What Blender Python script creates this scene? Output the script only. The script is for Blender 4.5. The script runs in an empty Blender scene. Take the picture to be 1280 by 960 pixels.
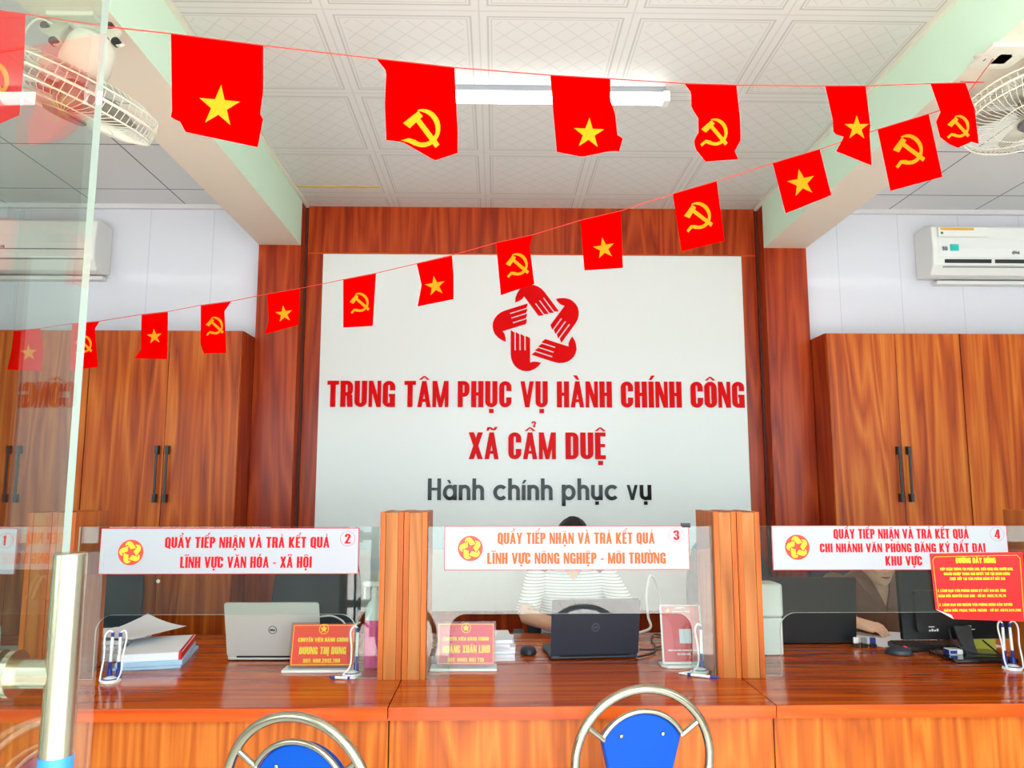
import bpy, bmesh, math, random, unicodedata
from mathutils import Vector, Matrix
random.seed(7)
S = bpy.context.scene
COL = S.collection
PI = math.pi

# ---------------------------------------------------------------- camera
FOC, CAMH, YAW, PITCH = 960.0, 1.46, math.radians(1.19), math.radians(7.36)
cam_d = bpy.data.cameras.new('camera')
cam = bpy.data.objects.new('camera', cam_d); COL.objects.link(cam)
cam_d.sensor_width = 36.0; cam_d.lens = 36.0*FOC/1280.0
cam_d.clip_start = 0.02
cam.location = (0, 0, CAMH); cam.rotation_euler = (PI/2+PITCH, 0, -YAW)
S.camera = cam
S.view_settings.view_transform = 'Standard'; S.view_settings.look = 'None'
S.view_settings.gamma = 1.0; S.view_settings.use_curve_mapping = False
S.view_settings.exposure = 0.06
# ---------------------------------------------------------------- light
W = bpy.data.worlds.new('sky'); S.world = W; W.use_nodes = True
_n = W.node_tree.nodes; _bg = _n['Background']
_bg.inputs[0].default_value = (0.84, 0.95, 1.0, 1); _bg.inputs[1].default_value = 5.7
sun_d = bpy.data.lights.new('sun', 'SUN'); sun_d.energy = 16.0; sun_d.angle = math.radians(3); sun_d.color = (1, .97, .93)
sun = bpy.data.objects.new('sun', sun_d); COL.objects.link(sun); sun.rotation_euler = (math.radians(12), math.radians(10), 0)
TUBE_POWER = 4.0

FW = Vector((math.sin(YAW)*math.cos(PITCH), math.cos(YAW)*math.cos(PITCH), math.sin(PITCH)))
RT = Vector((math.cos(YAW), -math.sin(YAW), 0)); UP = RT.cross(FW); CC = Vector((0, 0, CAMH))
def ray(x, y): return FW + RT*((x-640)/FOC) + UP*((480-y)/FOC)
def at(x, y, Y):                       # the point of the place at depth Y that the photo shows at x, y
    r = ray(x, y); return CC + r*(Y/r.y)
def atz(x, y, z):
    r = ray(x, y); return CC + r*((z-CAMH)/r.z)

# ---------------------------------------------------------------- materials
def lin(h):
    h = h.lstrip('#'); o = []
    for i in (0, 2, 4):
        c = int(h[i:i+2], 16)/255.0
        o.append(c/12.92 if c <= .04045 else ((c+.055)/1.055)**2.4)
    return (o[0], o[1], o[2], 1)
def mat(name, col, rough=.5, metal=0., coat=0., spec=.5, emit=0., sheen=0.):
    m = bpy.data.materials.new(name); m.use_nodes = True
    b = m.node_tree.nodes['Principled BSDF']
    b.inputs['Base Color'].default_value = lin(col); b.inputs['Roughness'].default_value = rough
    b.inputs['Metallic'].default_value = metal; b.inputs['Coat Weight'].default_value = coat
    b.inputs['Coat Roughness'].default_value = .05; b.inputs['Specular IOR Level'].default_value = spec
    if emit: b.inputs['Emission Color'].default_value = lin(col); b.inputs['Emission Strength'].default_value = emit
    if sheen: b.inputs['Sheen Weight'].default_value = sheen
    return m
class NT:
    def __init__(s, m): s.t = m.node_tree; s.b = s.t.nodes['Principled BSDF']
    def n(s, typ, **kw):
        x = s.t.nodes.new(typ)
        for k, v in kw.items(): setattr(x, k, v)
        return x
    def put(s, sock, v):
        if isinstance(v, bpy.types.NodeSocket): s.t.links.new(v, sock)
        else: sock.default_value = v
    def m(s, op, a, b=0., c=None):
        x = s.n('ShaderNodeMath', operation=op); s.put(x.inputs[0], a); s.put(x.inputs[1], b)
        if c is not None: s.put(x.inputs[2], c)
        return x.outputs[0]
    def mix(s, f, a, b):
        x = s.n('ShaderNodeMix', data_type='RGBA'); s.put(x.inputs[0], f); s.put(x.inputs[6], a); s.put(x.inputs[7], b)
        return x.outputs[2]
    def bump(s, h, st=.2, d=.002):
        x = s.n('ShaderNodeBump'); x.inputs['Strength'].default_value = st; x.inputs['Distance'].default_value = d
        s.put(x.inputs['Height'], h); s.put(s.b.inputs['Normal'], x.outputs[0])
def wood(name, dark, mid, light, axis='z', rough=.3, coat=.3, freq=1.0, spec=.3):
    m = mat(name, mid, rough, coat=coat, spec=spec); t = NT(m)
    tc = t.n('ShaderNodeTexCoord'); oi = t.n('ShaderNodeObjectInfo')
    off = t.m('MULTIPLY', oi.outputs['Random'], 37.0)
    va = t.n('ShaderNodeVectorMath', operation='ADD'); t.put(va.inputs[0], tc.outputs['Object'])
    cb = t.n('ShaderNodeCombineXYZ'); t.put(cb.inputs[0], off); t.put(cb.inputs[1], off); t.put(cb.inputs[2], off)
    t.put(va.inputs[1], cb.outputs[0])
    def mp(a, l):
        x = t.n('ShaderNodeMapping'); sc = [a*freq]*3; sc['xyz'.index(axis)] = l*freq
        x.inputs['Scale'].default_value = sc; t.put(x.inputs['Vector'], va.outputs[0]); return x.outputs[0]
    def noise(v, det, dist=0.):
        x = t.n('ShaderNodeTexNoise'); t.put(x.inputs['Vector'], v); x.inputs['Scale'].default_value = 1.0
        x.inputs['Detail'].default_value = det; x.inputs['Distortion'].default_value = dist; return x.outputs[0]
    broad = noise(mp(5.5, .45), 2, .3)
    rings = t.m('PINGPONG', t.m('MULTIPLY', broad, 16.0), 1.0)
    fine = noise(mp(70, 1.6), 3)
    band = noise(mp(10, .12), 2)
    f = t.m('ADD', t.m('MULTIPLY', rings, .30), t.m('ADD', t.m('MULTIPLY', fine, .42), t.m('MULTIPLY', band, .42)))
    cr = t.n('ShaderNodeValToRGB'); t.put(cr.inputs[0], f)
    e = cr.color_ramp.elements; e[0].position = .28; e[0].color = lin(dark); e[1].position = .86; e[1].color = lin(light)
    k = cr.color_ramp.elements.new(.56); k.color = lin(mid)
    t.put(t.b.inputs['Base Color'], cr.outputs[0]); t.bump(fine, .05, .001)
    return m
def glass(name, tint, k=1.0):
    m = bpy.data.materials.new(name); m.use_nodes = True; t = NT(m); nt = m.node_tree
    out = nt.nodes['Material Output']
    tr = t.n('ShaderNodeBsdfTransparent'); tr.inputs[0].default_value = lin(tint)
    gl = t.n('ShaderNodeBsdfGlossy'); gl.inputs['Roughness'].default_value = 0.0
    ge = t.n('ShaderNodeNewGeometry'); d = t.n('ShaderNodeVectorMath', operation='DOT_PRODUCT')
    t.put(d.inputs[0], ge.outputs['Incoming']); t.put(d.inputs[1], ge.outputs['Normal'])
    c = t.m('SUBTRACT', 1.0, t.m('ABSOLUTE', d.outputs['Value']))
    fr = t.m('MULTIPLY', t.m('ADD', t.m('MULTIPLY', t.m('POWER', c, 5.0), .96), .042), k)
    mx = t.n('ShaderNodeMixShader'); t.put(mx.inputs[0], fr); t.put(mx.inputs[1], tr.outputs[0]); t.put(mx.inputs[2], gl.outputs[0])
    nt.links.new(mx.outputs[0], out.inputs[0]); return m
def tile_ceiling(name, col, line, sx, sy, ox, oy, fancy):
    m = mat(name, col, .45); t = NT(m); tc = t.n('ShaderNodeTexCoord'); sp = t.n('ShaderNodeSeparateXYZ')
    t.put(sp.inputs[0], tc.outputs['Object'])
    u = t.m('FRACT', t.m('ADD', t.m('MULTIPLY', sp.outputs[0], 1/sx), 50-ox/sx)); v = t.m('FRACT', t.m('ADD', t.m('MULTIPLY', sp.outputs[1], 1/sy), 50-oy/sy))
    du = t.m('MINIMUM', u, t.m('SUBTRACT', 1.0, u)); dv = t.m('MINIMUM', v, t.m('SUBTRACT', 1.0, v))
    d = t.m('MULTIPLY', t.m('MINIMUM', du, dv), .6)
    def line_at(p, w): return t.m('COMPARE', d, p, w)
    if fancy:
        l = t.m('MAXIMUM', t.m('MULTIPLY', line_at(0, .0035), .3), t.m('MAXIMUM', t.m('MULTIPLY', line_at(.034, .004), .55), t.m('MULTIPLY', line_at(.048, .003), .35)))
        a = t.m('ABSOLUTE', t.m('SUBTRACT', t.m('FRACT', t.m('MULTIPLY', t.m('ADD', u, v), 6.0)), .5))
        b = t.m('ABSOLUTE', t.m('SUBTRACT', t.m('FRACT', t.m('MULTIPLY', t.m('ADD', t.m('SUBTRACT', u, v), 1.0), 6.0)), .5))
        dia = t.m('LESS_THAN', t.m('MINIMUM', a, b), .035); dia = t.m('MULTIPLY', dia, t.m('GREATER_THAN', d, .062))
        l = t.m('MAXIMUM', l, t.m('MULTIPLY', dia, .28))
    else:
        l = line_at(0, .0045)
    t.put(t.b.inputs['Base Color'], t.mix(l, lin(col), lin(line)))
    t.bump(t.m('SUBTRACT', 1.0, l), .35, .004)
    return m

WOODS = ('#6E220C', '#A8481A', '#C9702F')
m_wood = wood('wood_cabinet_vertical', '#7C2604', '#B44C08', '#D27624', 'z', .38, .0)
m_wood_dark = wood('wood_wall_panel', '#701603', '#9C3006', '#BA4C14', 'z', .32, .0)
m_wood_front = wood('wood_counter_front', '#903C0A', '#BC5A10', '#D27A28', 'z', .42, .05, 1.3)
m_wood_post = wood('wood_post', '#8A4A1A', '#AC642C', '#BA783E', 'z', .45, .0)
m_wood_edge = wood('wood_post_edge', '#9A440E', '#B65A1A', '#C46C26', 'z', .45, .0)
m_wood_top = wood('wood_counter_top', '#821F00', '#AE4400', '#CC6408', 'x', .16, .0, spec=.42)
m_wood_band = wood('wood_counter_band', '#B43C00', '#CA4A04', '#D65E12', 'x', .35, .1)
m_board = mat('sign_board_white', '#D8DAD8', .3, coat=.0)
m_red = mat('letter_red_acrylic', '#D20004', .3, spec=.06)
m_black_ac = mat('letter_black_mirror', '#0A0E0A', .1, spec=.22)
m_mint = mat('paint_mint', '#D2F0D8', .6)
m_cream_bounce = mat('cream_bounce', '#EADECA', .6)  # beam undersides: warm bounce light put into the colour
m_wall = mat('wall_paint', '#E4E6E6', .6)
m_dark_gap = mat('dark_gap', '#2A0C06', .6)
m_ceil = tile_ceiling('ceiling_relief_tile', '#D6D6D0', '#A09E96', .585, .625, -.654, 4.56, True)
m_ceil_side = tile_ceiling('ceiling_flat_tile', '#DEDDDC', '#6E6C6A', .565, .62, -1.978, 4.49, False)
m_floor = mat('floor_tile', '#EEF0F0', .2)
m_glass = glass('partition_glass', '#F3FAF7', 1.25)
m_glass_door = glass('door_glass', '#EDF5F1', 1.9)
m_acry = glass('clear_acrylic', '#F4F8F7', .4)
m_gedge = mat('glass_edge_pale_green', '#C9DCD0', .3)
m_steel = mat('brushed_steel', '#C9C3AC', .24, metal=1)
m_chrome = mat('chrome', '#B4AE98', .2, metal=1)
m_banner = mat('banner_white', '#AEAEB4', .35, coat=.0)
m_ink_red = mat('ink_red', '#CC000C', .4, spec=.2)
m_ink_red_glare = mat('ink_red_glare', '#E25A1C', .4, spec=.2)  # red ink with the pale glare over the sign put into its colour
m_yellow = mat('ink_yellow', '#F6D21C', .4)
m_seal = mat('ink_seal_red', '#E23A1E', .4)
m_flag = mat('flag_red_satin', '#E00000', .6, spec=.0)
m_star = mat('flag_yellow', '#E88C00', .6, spec=.2)
m_string = mat('string_red', '#E03028', .6)
m_white = mat('plastic_white', '#E8E8E4', .35)
m_ivory = mat('plastic_ivory', '#DEDCCB', .35)
m_black = mat('plastic_black', '#15171B', .35)
m_blue = mat('plastic_blue', '#1B2C86', .35)
m_blue_vinyl = mat('vinyl_blue', '#0244A0', .5, spec=.15)
m_paper = mat('paper', '#EDEFF2', .7)
m_grey = mat('grey_plastic', '#7E8288', .4)
def pvc_wall():
    m = mat('wall_pvc_panel', '#DCDCE6', .13, coat=.2); t = NT(m)
    tc = t.n('ShaderNodeTexCoord'); sp = t.n('ShaderNodeSeparateXYZ'); t.put(sp.inputs[0], tc.outputs['Object'])
    u = t.m('FRACT', t.m('MULTIPLY', sp.outputs[0], 1/.4)); l = t.m('COMPARE', u, .5, .006)
    t.put(t.b.inputs['Base Color'], t.mix(t.m('MULTIPLY', l, .35), lin('#DCDCE6'), lin('#A0A4B4')))
    t.bump(t.m('SUBTRACT', 1.0, l), .3, .002); return m
m_pvc = pvc_wall()
def paving():
    m = mat('pavement_pink', '#D9B7A6', .6); t = NT(m); tc = t.n('ShaderNodeTexCoord')
    br = t.n('ShaderNodeTexBrick'); t.put(br.inputs['Vector'], tc.outputs['Object']); br.inputs['Scale'].default_value = 2.5
    br.inputs['Color1'].default_value = lin('#DED2CC'); br.inputs['Color2'].default_value = lin('#D8C9C2'); br.inputs['Mortar'].default_value = lin('#B89C90')
    br.inputs['Mortar Size'].default_value = .015; br.inputs['Brick Width'].default_value = .5; br.inputs['Row Height'].default_value = .5; br.offset = 0
    t.put(t.b.inputs['Base Color'], br.outputs[0]); return m
m_pave = paving()

# ---------------------------------------------------------------- mesh kit
WL = {}
class MB:
    def __init__(s): s.v = []; s.f = []; s.m = []; s.mi = 0; s.M = None
    def add(s, vs, fs, mi=None):
        o = len(s.v); M = s.M
        for p in vs:
            p = Vector(p); s.v.append(M @ p if M is not None else p)
        for f in fs: s.f.append([i+o for i in f]); s.m.append(s.mi if mi is None else mi)
        return s
    def box(s, x0, x1, y0, y1, z0, z1):
        return s.add([(x0,y0,z0),(x1,y0,z0),(x1,y1,z0),(x0,y1,z0),(x0,y0,z1),(x1,y0,z1),(x1,y1,z1),(x0,y1,z1)],
                     [(0,3,2,1),(4,5,6,7),(0,1,5,4),(1,2,6,5),(2,3,7,6),(3,0,4,7)])
    def prism(s, pts, y0, y1, emi=None):          # outline in x, z drawn through from y0 (front) to y1
        a = sum(pts[i][0]*pts[(i+1) % len(pts)][1]-pts[(i+1) % len(pts)][0]*pts[i][1] for i in range(len(pts)))
        if a < 0: pts = pts[::-1]
        n = len(pts); o = [(p[0], y0, p[1]) for p in pts]+[(p[0], y1, p[1]) for p in pts]
        s.add(o, [list(range(n)), list(range(2*n-1, n-1, -1))])
        return s.add(o, [(i, n+i, n+(i+1) % n, (i+1) % n) for i in range(n)], emi)
    def slab(s, pts, z0, z1):                     # outline in x, y drawn up from z0 to z1
        a = sum(pts[i][0]*pts[(i+1) % len(pts)][1]-pts[(i+1) % len(pts)][0]*pts[i][1] for i in range(len(pts)))
        if a < 0: pts = pts[::-1]
        n = len(pts); o = [(p[0], p[1], z0) for p in pts]+[(p[0], p[1], z1) for p in pts]
        return s.add(o, [list(range(n-1, -1, -1)), list(range(n, 2*n))]+[(i, (i+1) % n, n+(i+1) % n, n+i) for i in range(n)])
    def loft(s, rings, cap=True, closed=False):
        n = len(rings[0]); o = [p for r in rings for p in r]; k = len(rings); f = []
        for a in range(k if closed else k-1):
            b = (a+1) % k
            for i in range(n): j = (i+1) % n; f.append((a*n+i, a*n+j, b*n+j, b*n+i))
        if cap and not closed: f.append(list(range(n-1, -1, -1))); f.append([(k-1)*n+i for i in range(n)])
        return s.add(o, f)
    def tube(s, path, r, n=10, closed=False, flat=1.0):
        P = [Vector(p) for p in path]; k = len(P); rs = r if isinstance(r, (list, tuple)) else [r]*k; rings = []; prev = None
        for i in range(k):
            if closed: d = P[(i+1) % k]-P[i-1]
            else: d = P[min(i+1, k-1)]-P[max(i-1, 0)]
            d = d.normalized() if d.length > 1e-9 else Vector((0, 0, 1))
            if prev is None:
                u = Vector((0, 0, 1)) if abs(d.z) < .9 else Vector((0, 1, 0)); u = (u-d*u.dot(d)).normalized()
            else: u = (prev-d*prev.dot(d)).normalized()
            prev = u; w = d.cross(u)
            rings.append([P[i]+(u*math.cos(2*PI*j/n)*flat+w*math.sin(2*PI*j/n))*rs[i] for j in range(n)])
        return s.loft(rings, True, closed)
    def cyl(s, p0, p1, r0, r1=None, n=20): return s.tube([p0, p1], [r0, r0 if r1 is None else r1], n)
    def ball(s, c, rx, ry=None, rz=None, n=16, k=10):
        ry = rx if ry is None else ry; rz = rx if rz is None else rz; c = Vector(c)
        return s.loft([[c+Vector((rx*math.sin(PI*a/k)*math.cos(2*PI*j/n), ry*math.sin(PI*a/k)*math.sin(2*PI*j/n), -rz*math.cos(PI*a/k))) for j in range(n)] for a in [.12]+list(range(1, k))+[k-.12]])
    def obj(s, name, mats, parent=None, smooth=False, bevel=0., seg=2, loc=None):
        me = bpy.data.meshes.new(name)
        if parent is not None: o0 = WL[parent.name]
        elif loc is not None: o0 = Vector(loc)
        else:
            lo = [min(v[i] for v in s.v) for i in range(3)]; hi = [max(v[i] for v in s.v) for i in range(3)]
            o0 = Vector(((lo[0]+hi[0])/2, (lo[1]+hi[1])/2, lo[2]))
        me.from_pydata([tuple(v-o0) for v in s.v], [], s.f); me.update()
        for m in (mats if isinstance(mats, (list, tuple)) else [mats]): me.materials.append(m)
        for p, i in zip(me.polygons, s.m): p.material_index = i
        o = bpy.data.objects.new(name, me); COL.objects.link(o)
        if parent is not None: o.parent = parent
        else: o.location = o0
        WL[o.name] = o0
        if smooth:
            me.polygons.foreach_set('use_smooth', [True]*len(me.polygons))
            if smooth == 'edge': me.set_sharp_from_angle(angle=math.radians(38))
        if bevel:
            b = o.modifiers.new('bevel', 'BEVEL'); b.width = bevel; b.segments = seg; b.limit_method = 'ANGLE'; b.angle_limit = math.radians(50)
        return o
def tag(o, label, cat, group=None):
    o['label'] = label; o['category'] = cat
    if group: o['group'] = group
    return o
def thing(name, label, cat, loc, group=None):
    o = bpy.data.objects.new(name, None); COL.objects.link(o); o.location = loc; o.empty_display_size = .05
    WL[o.name] = Vector(loc); return tag(o, label, cat, group)
def struct(name, mb, mats, **k):
    o = mb.obj(name, mats, loc=(0, 0, 0), **k); o['kind'] = 'structure'; return o
def copy_tree(o, parent=None):
    c = o.copy(); COL.objects.link(c)
    if parent is not None: c.parent = parent
    for ch in list(o.children): copy_tree(ch, c)
    return c
def box_obj(name, m, parent, *b, bevel=.002): return MB().box(*b).obj(name, m, parent, bevel=bevel)

# ---------------------------------------------------------------- lettering (own letter shapes, heavy condensed capitals)
SW, SH = .18, .15
def rc(x0, y0, x1, y1): return [(x0,y0),(x1,y0),(x1,y1),(x0,y1)]
def arc(cx, cy, rx, ry, a0, a1, tx, ty, n=6):
    q = []
    for i in range(n):
        a, b = math.radians(a0+(a1-a0)*i/n), math.radians(a0+(a1-a0)*(i+1)/n)
        q.append([(cx+rx*math.cos(a), cy+ry*math.sin(a)), (cx+rx*math.cos(b), cy+ry*math.sin(b)),
                  (cx+(rx-tx)*math.cos(b), cy+(ry-ty)*math.sin(b)), (cx+(rx-tx)*math.cos(a), cy+(ry-ty)*math.sin(a))])
    return q
def line(x0, y0, x1, y1, t=SW):          # slanted stroke with level ends
    return [(x0-t/2, y0), (x0+t/2, y0), (x1+t/2, y1), (x1-t/2, y1)]
def bowl(w, y0, y1, r=.19):              # right-hand bowl between y0 and y1
    ry = min(.22, (y1-y0)/2)
    return [rc(0, y1-SH, w-r, y1), rc(0, y0, w-r, y0+SH)]+arc(w-r, y1-ry, r, ry, 0, 90, SW, SH)+arc(w-r, y0+ry, r, ry, 270, 360, SW, SH)+([rc(w-SW, y0+ry, w, y1-ry)] if y1-y0 > 2*ry+1e-4 else [])
def glyph(c):
    w = .43; r = w/2; ry = .22; L = rc(0, 0, SW, 1)
    top = arc(r, 1-ry, r, ry, 0, 180, SW, SH, 10); bot = arc(r, ry, r, ry, 180, 360, SW, SH, 10); ls = rc(0, ry, SW, 1-ry)
    rs = rc(w-SW, ry, w, 1-ry)
    if c in 'O0': return w, top+bot+[ls, rs]
    if c == 'Q': return w, top+bot+[ls, rs, [(w*.45, .16), (w*.75, .22), (w*1.08, -.06), (w*.75, -.08)]]
    if c == 'C': return w, top+bot+[ls, rc(w-SW, .62, w, 1-ry), rc(w-SW, ry, w, .38)]
    if c == 'G': return w, top+bot+[ls, rc(w-SW, .64, w, 1-ry), rc(w-SW, 0, w, .5), rc(w*.5, .39, w, .5)]
    if c == 'U': return w, bot+[rc(0, ry, SW, 1), rc(w-SW, ry, w, 1)]
    if c == 'D': return w, [L]+bowl(w, 0, 1)
    if c == 'P': return .41, [L]+bowl(.41, .4, 1)
    if c == 'R': return w, [L]+bowl(w, .42, 1)+[[(w-SW-.03, .47), (w-.02, .47), (w, 0), (w-SW, 0)]]
    if c == 'B': return w, [L]+bowl(w-.01, .46, 1)+bowl(w, 0, .58)
    if c == 'T': return .40, [rc(0, 1-SH, .40, 1), rc(.2-SW/2, 0, .2+SW/2, 1)]
    if c == 'I': return SW, [L]
    if c == 'L': return .34, [L, rc(0, 0, .34, SH)]
    if c == 'E': return .35, [L, rc(0, 0, .35, SH), rc(0, 1-SH, .35, 1), rc(0, .45, .33, .57)]
    if c == 'F': return .34, [L, rc(0, 1-SH, .34, 1), rc(0, .44, .32, .56)]
    if c == 'H': return w, [L, rc(w-SW, 0, w, 1), rc(0, .44, w, .57)]
    if c == 'N': return w, [rc(0, 0, .125, 1), rc(w-.125, 0, w, 1), [(0, 1), (.15, 1), (w, 0), (w-.15, 0)]]
    if c == 'M': return .56, [rc(0, 0, .13, 1), rc(.43, 0, .56, 1), [(0, 1), (.16, 1), (.34, 0), (.22, 0)], [(.56, 1), (.40, 1), (.22, 0), (.34, 0)]]
    if c == 'V': return .46, [line(.07, 1, .23, 0, .15), line(.39, 1, .23, 0, .15)]
    if c == 'A': return .46, [line(.07, 0, .23, 1, .15), line(.39, 0, .23, 1, .15), rc(.11, .2, .35, .31)]
    if c == 'X': return .46, [line(.08, 1, .38, 0, .17), line(.38, 1, .08, 0, .17)]
    if c == 'Y': return .46, [line(.07, 1, .23, .38, .15), line(.39, 1, .23, .38, .15), rc(.23-SW/2, 0, .23+SW/2, .45)]
    if c == 'K': return .46, [L, line(.36, 1, .17, .42, .17), line(.15, .55, .38, 0, .17)]
    if c == 'Z' : return .38, [rc(0, 1-SH, .38, 1), rc(0, 0, .38, SH), line(.09, .05, .29, .95, .16)]
    if c == 'S': return w, top+bot+[rc(0, .7, SW, 1-ry), rc(w-SW, .68, w, 1-ry), rc(w-SW, ry, w, .3), rc(0, ry, SW, .32), [(0, .72), (SW*.9, .78), (w, .34), (w-SW*.9, .24)]]
    if c == '1': return .28, [rc(.28-SW, 0, .28, 1), [(0, .78), (.0, .88), (.16, 1), (.2, .86)]]
    if c == '2': return w, top+[rc(0, .68, SW, 1-ry), rc(w-SW, .64, w, 1-ry), rc(0, 0, w, SH), [(0, .08), (SW*1.05, .08), (w, .68), (w-SW, .66)]]
    if c == '3': return w, top+bot+[rc(0, .7, SW, 1-ry), rc(0, ry, SW, .32), rc(w-SW, .58, w-.02, 1-ry), rc(w-SW, ry, w, .44), rc(.12, .44, w-.06, .57)]
    if c == '4': return .46, [rc(.24, 0, .24+SW, 1), rc(0, .2, .46, .31), [(0, .25), (.13, .25), (.36, 1), (.24, 1)]]
    if c == '5': return w, bot+[rc(0, ry, SW, .32), rc(w-SW, ry, w, .5), rc(0, .5, w-.06, .62), rc(0, .5, SW, 1), rc(0, 1-SH, w-.02, 1)]
    if c == '6': return w, top+bot+[ls, rc(w-SW, .68, w, 1-ry), rc(w-SW, ry, w, .5), rc(.1, .5, w-.04, .6)]
    if c == '7': return .40, [rc(0, 1-SH, .4, 1), line(.32, .95, .15, 0, .16)]
    if c == '8': return w, top+bot+[rc(0, ry, SW, .45), rc(w-SW, ry, w, .45), rc(.01, .55, SW, 1-ry), rc(w-SW, .55, w-.01, 1-ry), rc(.05, .44, w-.05, .56)]
    if c == '9': return w, top+bot+[rs, rc(0, .5, SW, 1-ry), rc(0, ry, SW, .32), rc(.06, .42, w-.1, .52)]
    if c == '-': return .24, [rc(0, .36, .24, .47)]
    if c == '.': return .14, [rc(0, 0, .14, .16)]
    if c == ',': return .14, [rc(0, -.08, .12, .16)]
    if c == ':': return .14, [rc(0, 0, .14, .16), rc(0, .5, .14, .66)]
    return .22, []
def glyph_low(c):                        # round geometric small letters, x-height 0.70
    t = .165
    if c == 'H': return .58, [rc(0, 0, t, 1), rc(.58-t, 0, .58, 1), rc(0, .45, .58, .57)]
    if c == 'a': return .62, arc(.31, .35, .31, .36, 0, 360, t, t, 28)+[rc(.62-t, 0, .62, .71)]
    if c == 'n': return .52, [rc(0, 0, t, .7), rc(.52-t, 0, .52, .45)]+arc(.26, .45, .26, .26, 0, 180, t, t, 14)
    if c == 'h': return .52, [rc(0, 0, t, 1), rc(.52-t, 0, .52, .45)]+arc(.26, .45, .26, .26, 0, 180, t, t, 14)
    if c == 'u': return .52, [rc(0, .25, t, .7), rc(.52-t, 0, .52, .7)]+arc(.26, .25, .26, .26, 180, 360, t, t, 14)
    if c == 'c': return .58, arc(.33, .35, .33, .36, 42, 318, t, t, 24)
    if c == 'i': return t, [rc(0, 0, t, .7)]
    if c == 'p': return .62, arc(.31, .35, .31, .36, 0, 360, t, t, 28)+[rc(0, -.28, t, .71)]
    if c == 'v': return .5, [line(.07, .7, .25, 0, .135), line(.43, .7, .25, 0, .135)]
    return .30, []
def layout(s, low=False):
    out = []; x = 0.; gap = .06 if not low else .085
    for ch in s:
        d = unicodedata.normalize('NFD', ch); b = d[0]; marks = d[1:]; st = False
        if b in 'Đ': b = 'D'; st = True
        w, q = (glyph_low if low else glyph)(b); q = [list(p) for p in q]
        if b == ' ' : w = .2 if not low else .24
        T = 1.0 if not low else .70; cx = w/2
        if st: q.append(rc(-.06, .45, .2, .56))
        hat = False
        if '\u0302' in marks: q += [[(cx-.19, T+.05), (cx-.09, T+.05), (cx+.03, T+.19), (cx-.03, T+.19)], [(cx+.19, T+.05), (cx+.09, T+.05), (cx-.03, T+.19), (cx+.03, T+.19)]]; hat = True
        if '\u0306' in marks: q += arc(cx, T+.2, .15, .15, 180, 360, .07, .07, 8); hat = True
        if '\u031b' in marks: q += [[(w-.06, .82), (w-.06, .93), (w+.06, .98), (w+.1, .82)], [(w+.0, .93), (w+.1, .93), (w+.1, 1.06), (w+.02, 1.06)]]
        ax, ay = (cx+(.12 if hat else 0), T+(.21 if hat else .06))
        if '\u0301' in marks: q.append([(ax-.07, ay), (ax+.02, ay), (ax+.14, ay+.17), (ax+.01, ay+.17)])
        if '\u0300' in marks: q.append([(ax+.07, ay), (ax-.02, ay), (ax-.14, ay+.17), (ax-.01, ay+.17)])
        if '\u0309' in marks: q += arc(ax, ay+.13, .08, .08, -70, 180, .05, .05, 8)+[rc(ax-.01, ay-.02, ax+.05, ay+.06)]
        if '\u0303' in marks: q += [[(ax-.18, ay), (ax-.1, ay), (ax-.04, ay+.13), (ax-.14, ay+.13)], [(ax-.12, ay+.13), (ax-.02, ay+.13), (ax+.12, ay+.02), (ax+.02, ay+.02)], [(ax+.04, ay+.02), (ax+.12, ay+.02), (ax+.2, ay+.14), (ax+.1, ay+.14)]]
        if '\u0323' in marks: q.append(rc(cx-.08, -.22, cx+.08, -.06))
        for p in q: out.append([(a+x, b2) for a, b2 in p])
        x += w+gap
    return out, x-gap
def text(mb, s, x0, x1, z0, cap, y, th=.0006, low=False):    # lettering fitted between x0 and x1, base at z0, front face at y-th
    q, w = layout(s, low); k = (x1-x0)/w
    for i, p in enumerate(q): mb.prism([(x0+a*k, z0+b*cap) for a, b in p], y-th-(i % 23)*th*.02, y)
    return mb
def hands(mb, cx, cz, R, y, th):                            # five hands that close into a star
    def P(x, z): return ((x-524)/315*R, (455-z)/315*R)
    fin = [(330, 357, 470), (366, 391, 483), (400, 427, 497), (436, 467, 510)]
    for k in range(5):
        c, s_ = math.cos(2*PI*k/5), math.sin(2*PI*k/5)
        lv = [k*6]
        def put(pts): lv[0] += 1; mb.prism([(cx+a*c-b*s_, cz+a*s_+b*c) for a, b in (P(*p) for p in pts)], y-th-lv[0]*th*.012, y)
        for a, b, t in fin: put([(a, 625), (a, t+2), (a+4, t), (b, t+16), (b, 625)])
        put([(330, 612), (467, 612), (467, 700)]+[(440+110*math.cos(g), 640+122*math.sin(g)) for g in (math.radians(x) for x in range(75, 181, 15))])
        put([(460, 640), (467, 700), (490, 693), (520, 695), (545, 703), (525, 726), (500, 745), (466, 760), (436, 762)])
def text_words(name, m, parent, s, x0, x1, z0, cap, y, th, low=False):     # one piece per word, spaced as in the whole line
    W_ = layout(s, low)[1]; k = (x1-x0)/W_; pos = 0
    for i, w in enumerate(s.split(' ')):
        a = layout(s[:pos]+'I' if pos else 'I', low)[1]-layout('I', low)[1] if pos else 0.
        b = MB(); ww = layout(w, low)[1]; text(b, w, x0+a*k, x0+(a+ww)*k, z0, cap, y, th, low); b.obj(name, m, parent); pos += len(w)+1
def star_pts(cx, cz, R, r=.385, a0=90):
    return [(cx+(R if i % 2 == 0 else R*r)*math.cos(math.radians(a0+36*i)), cz+(R if i % 2 == 0 else R*r)*math.sin(math.radians(a0+36*i))) for i in range(10)]
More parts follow.
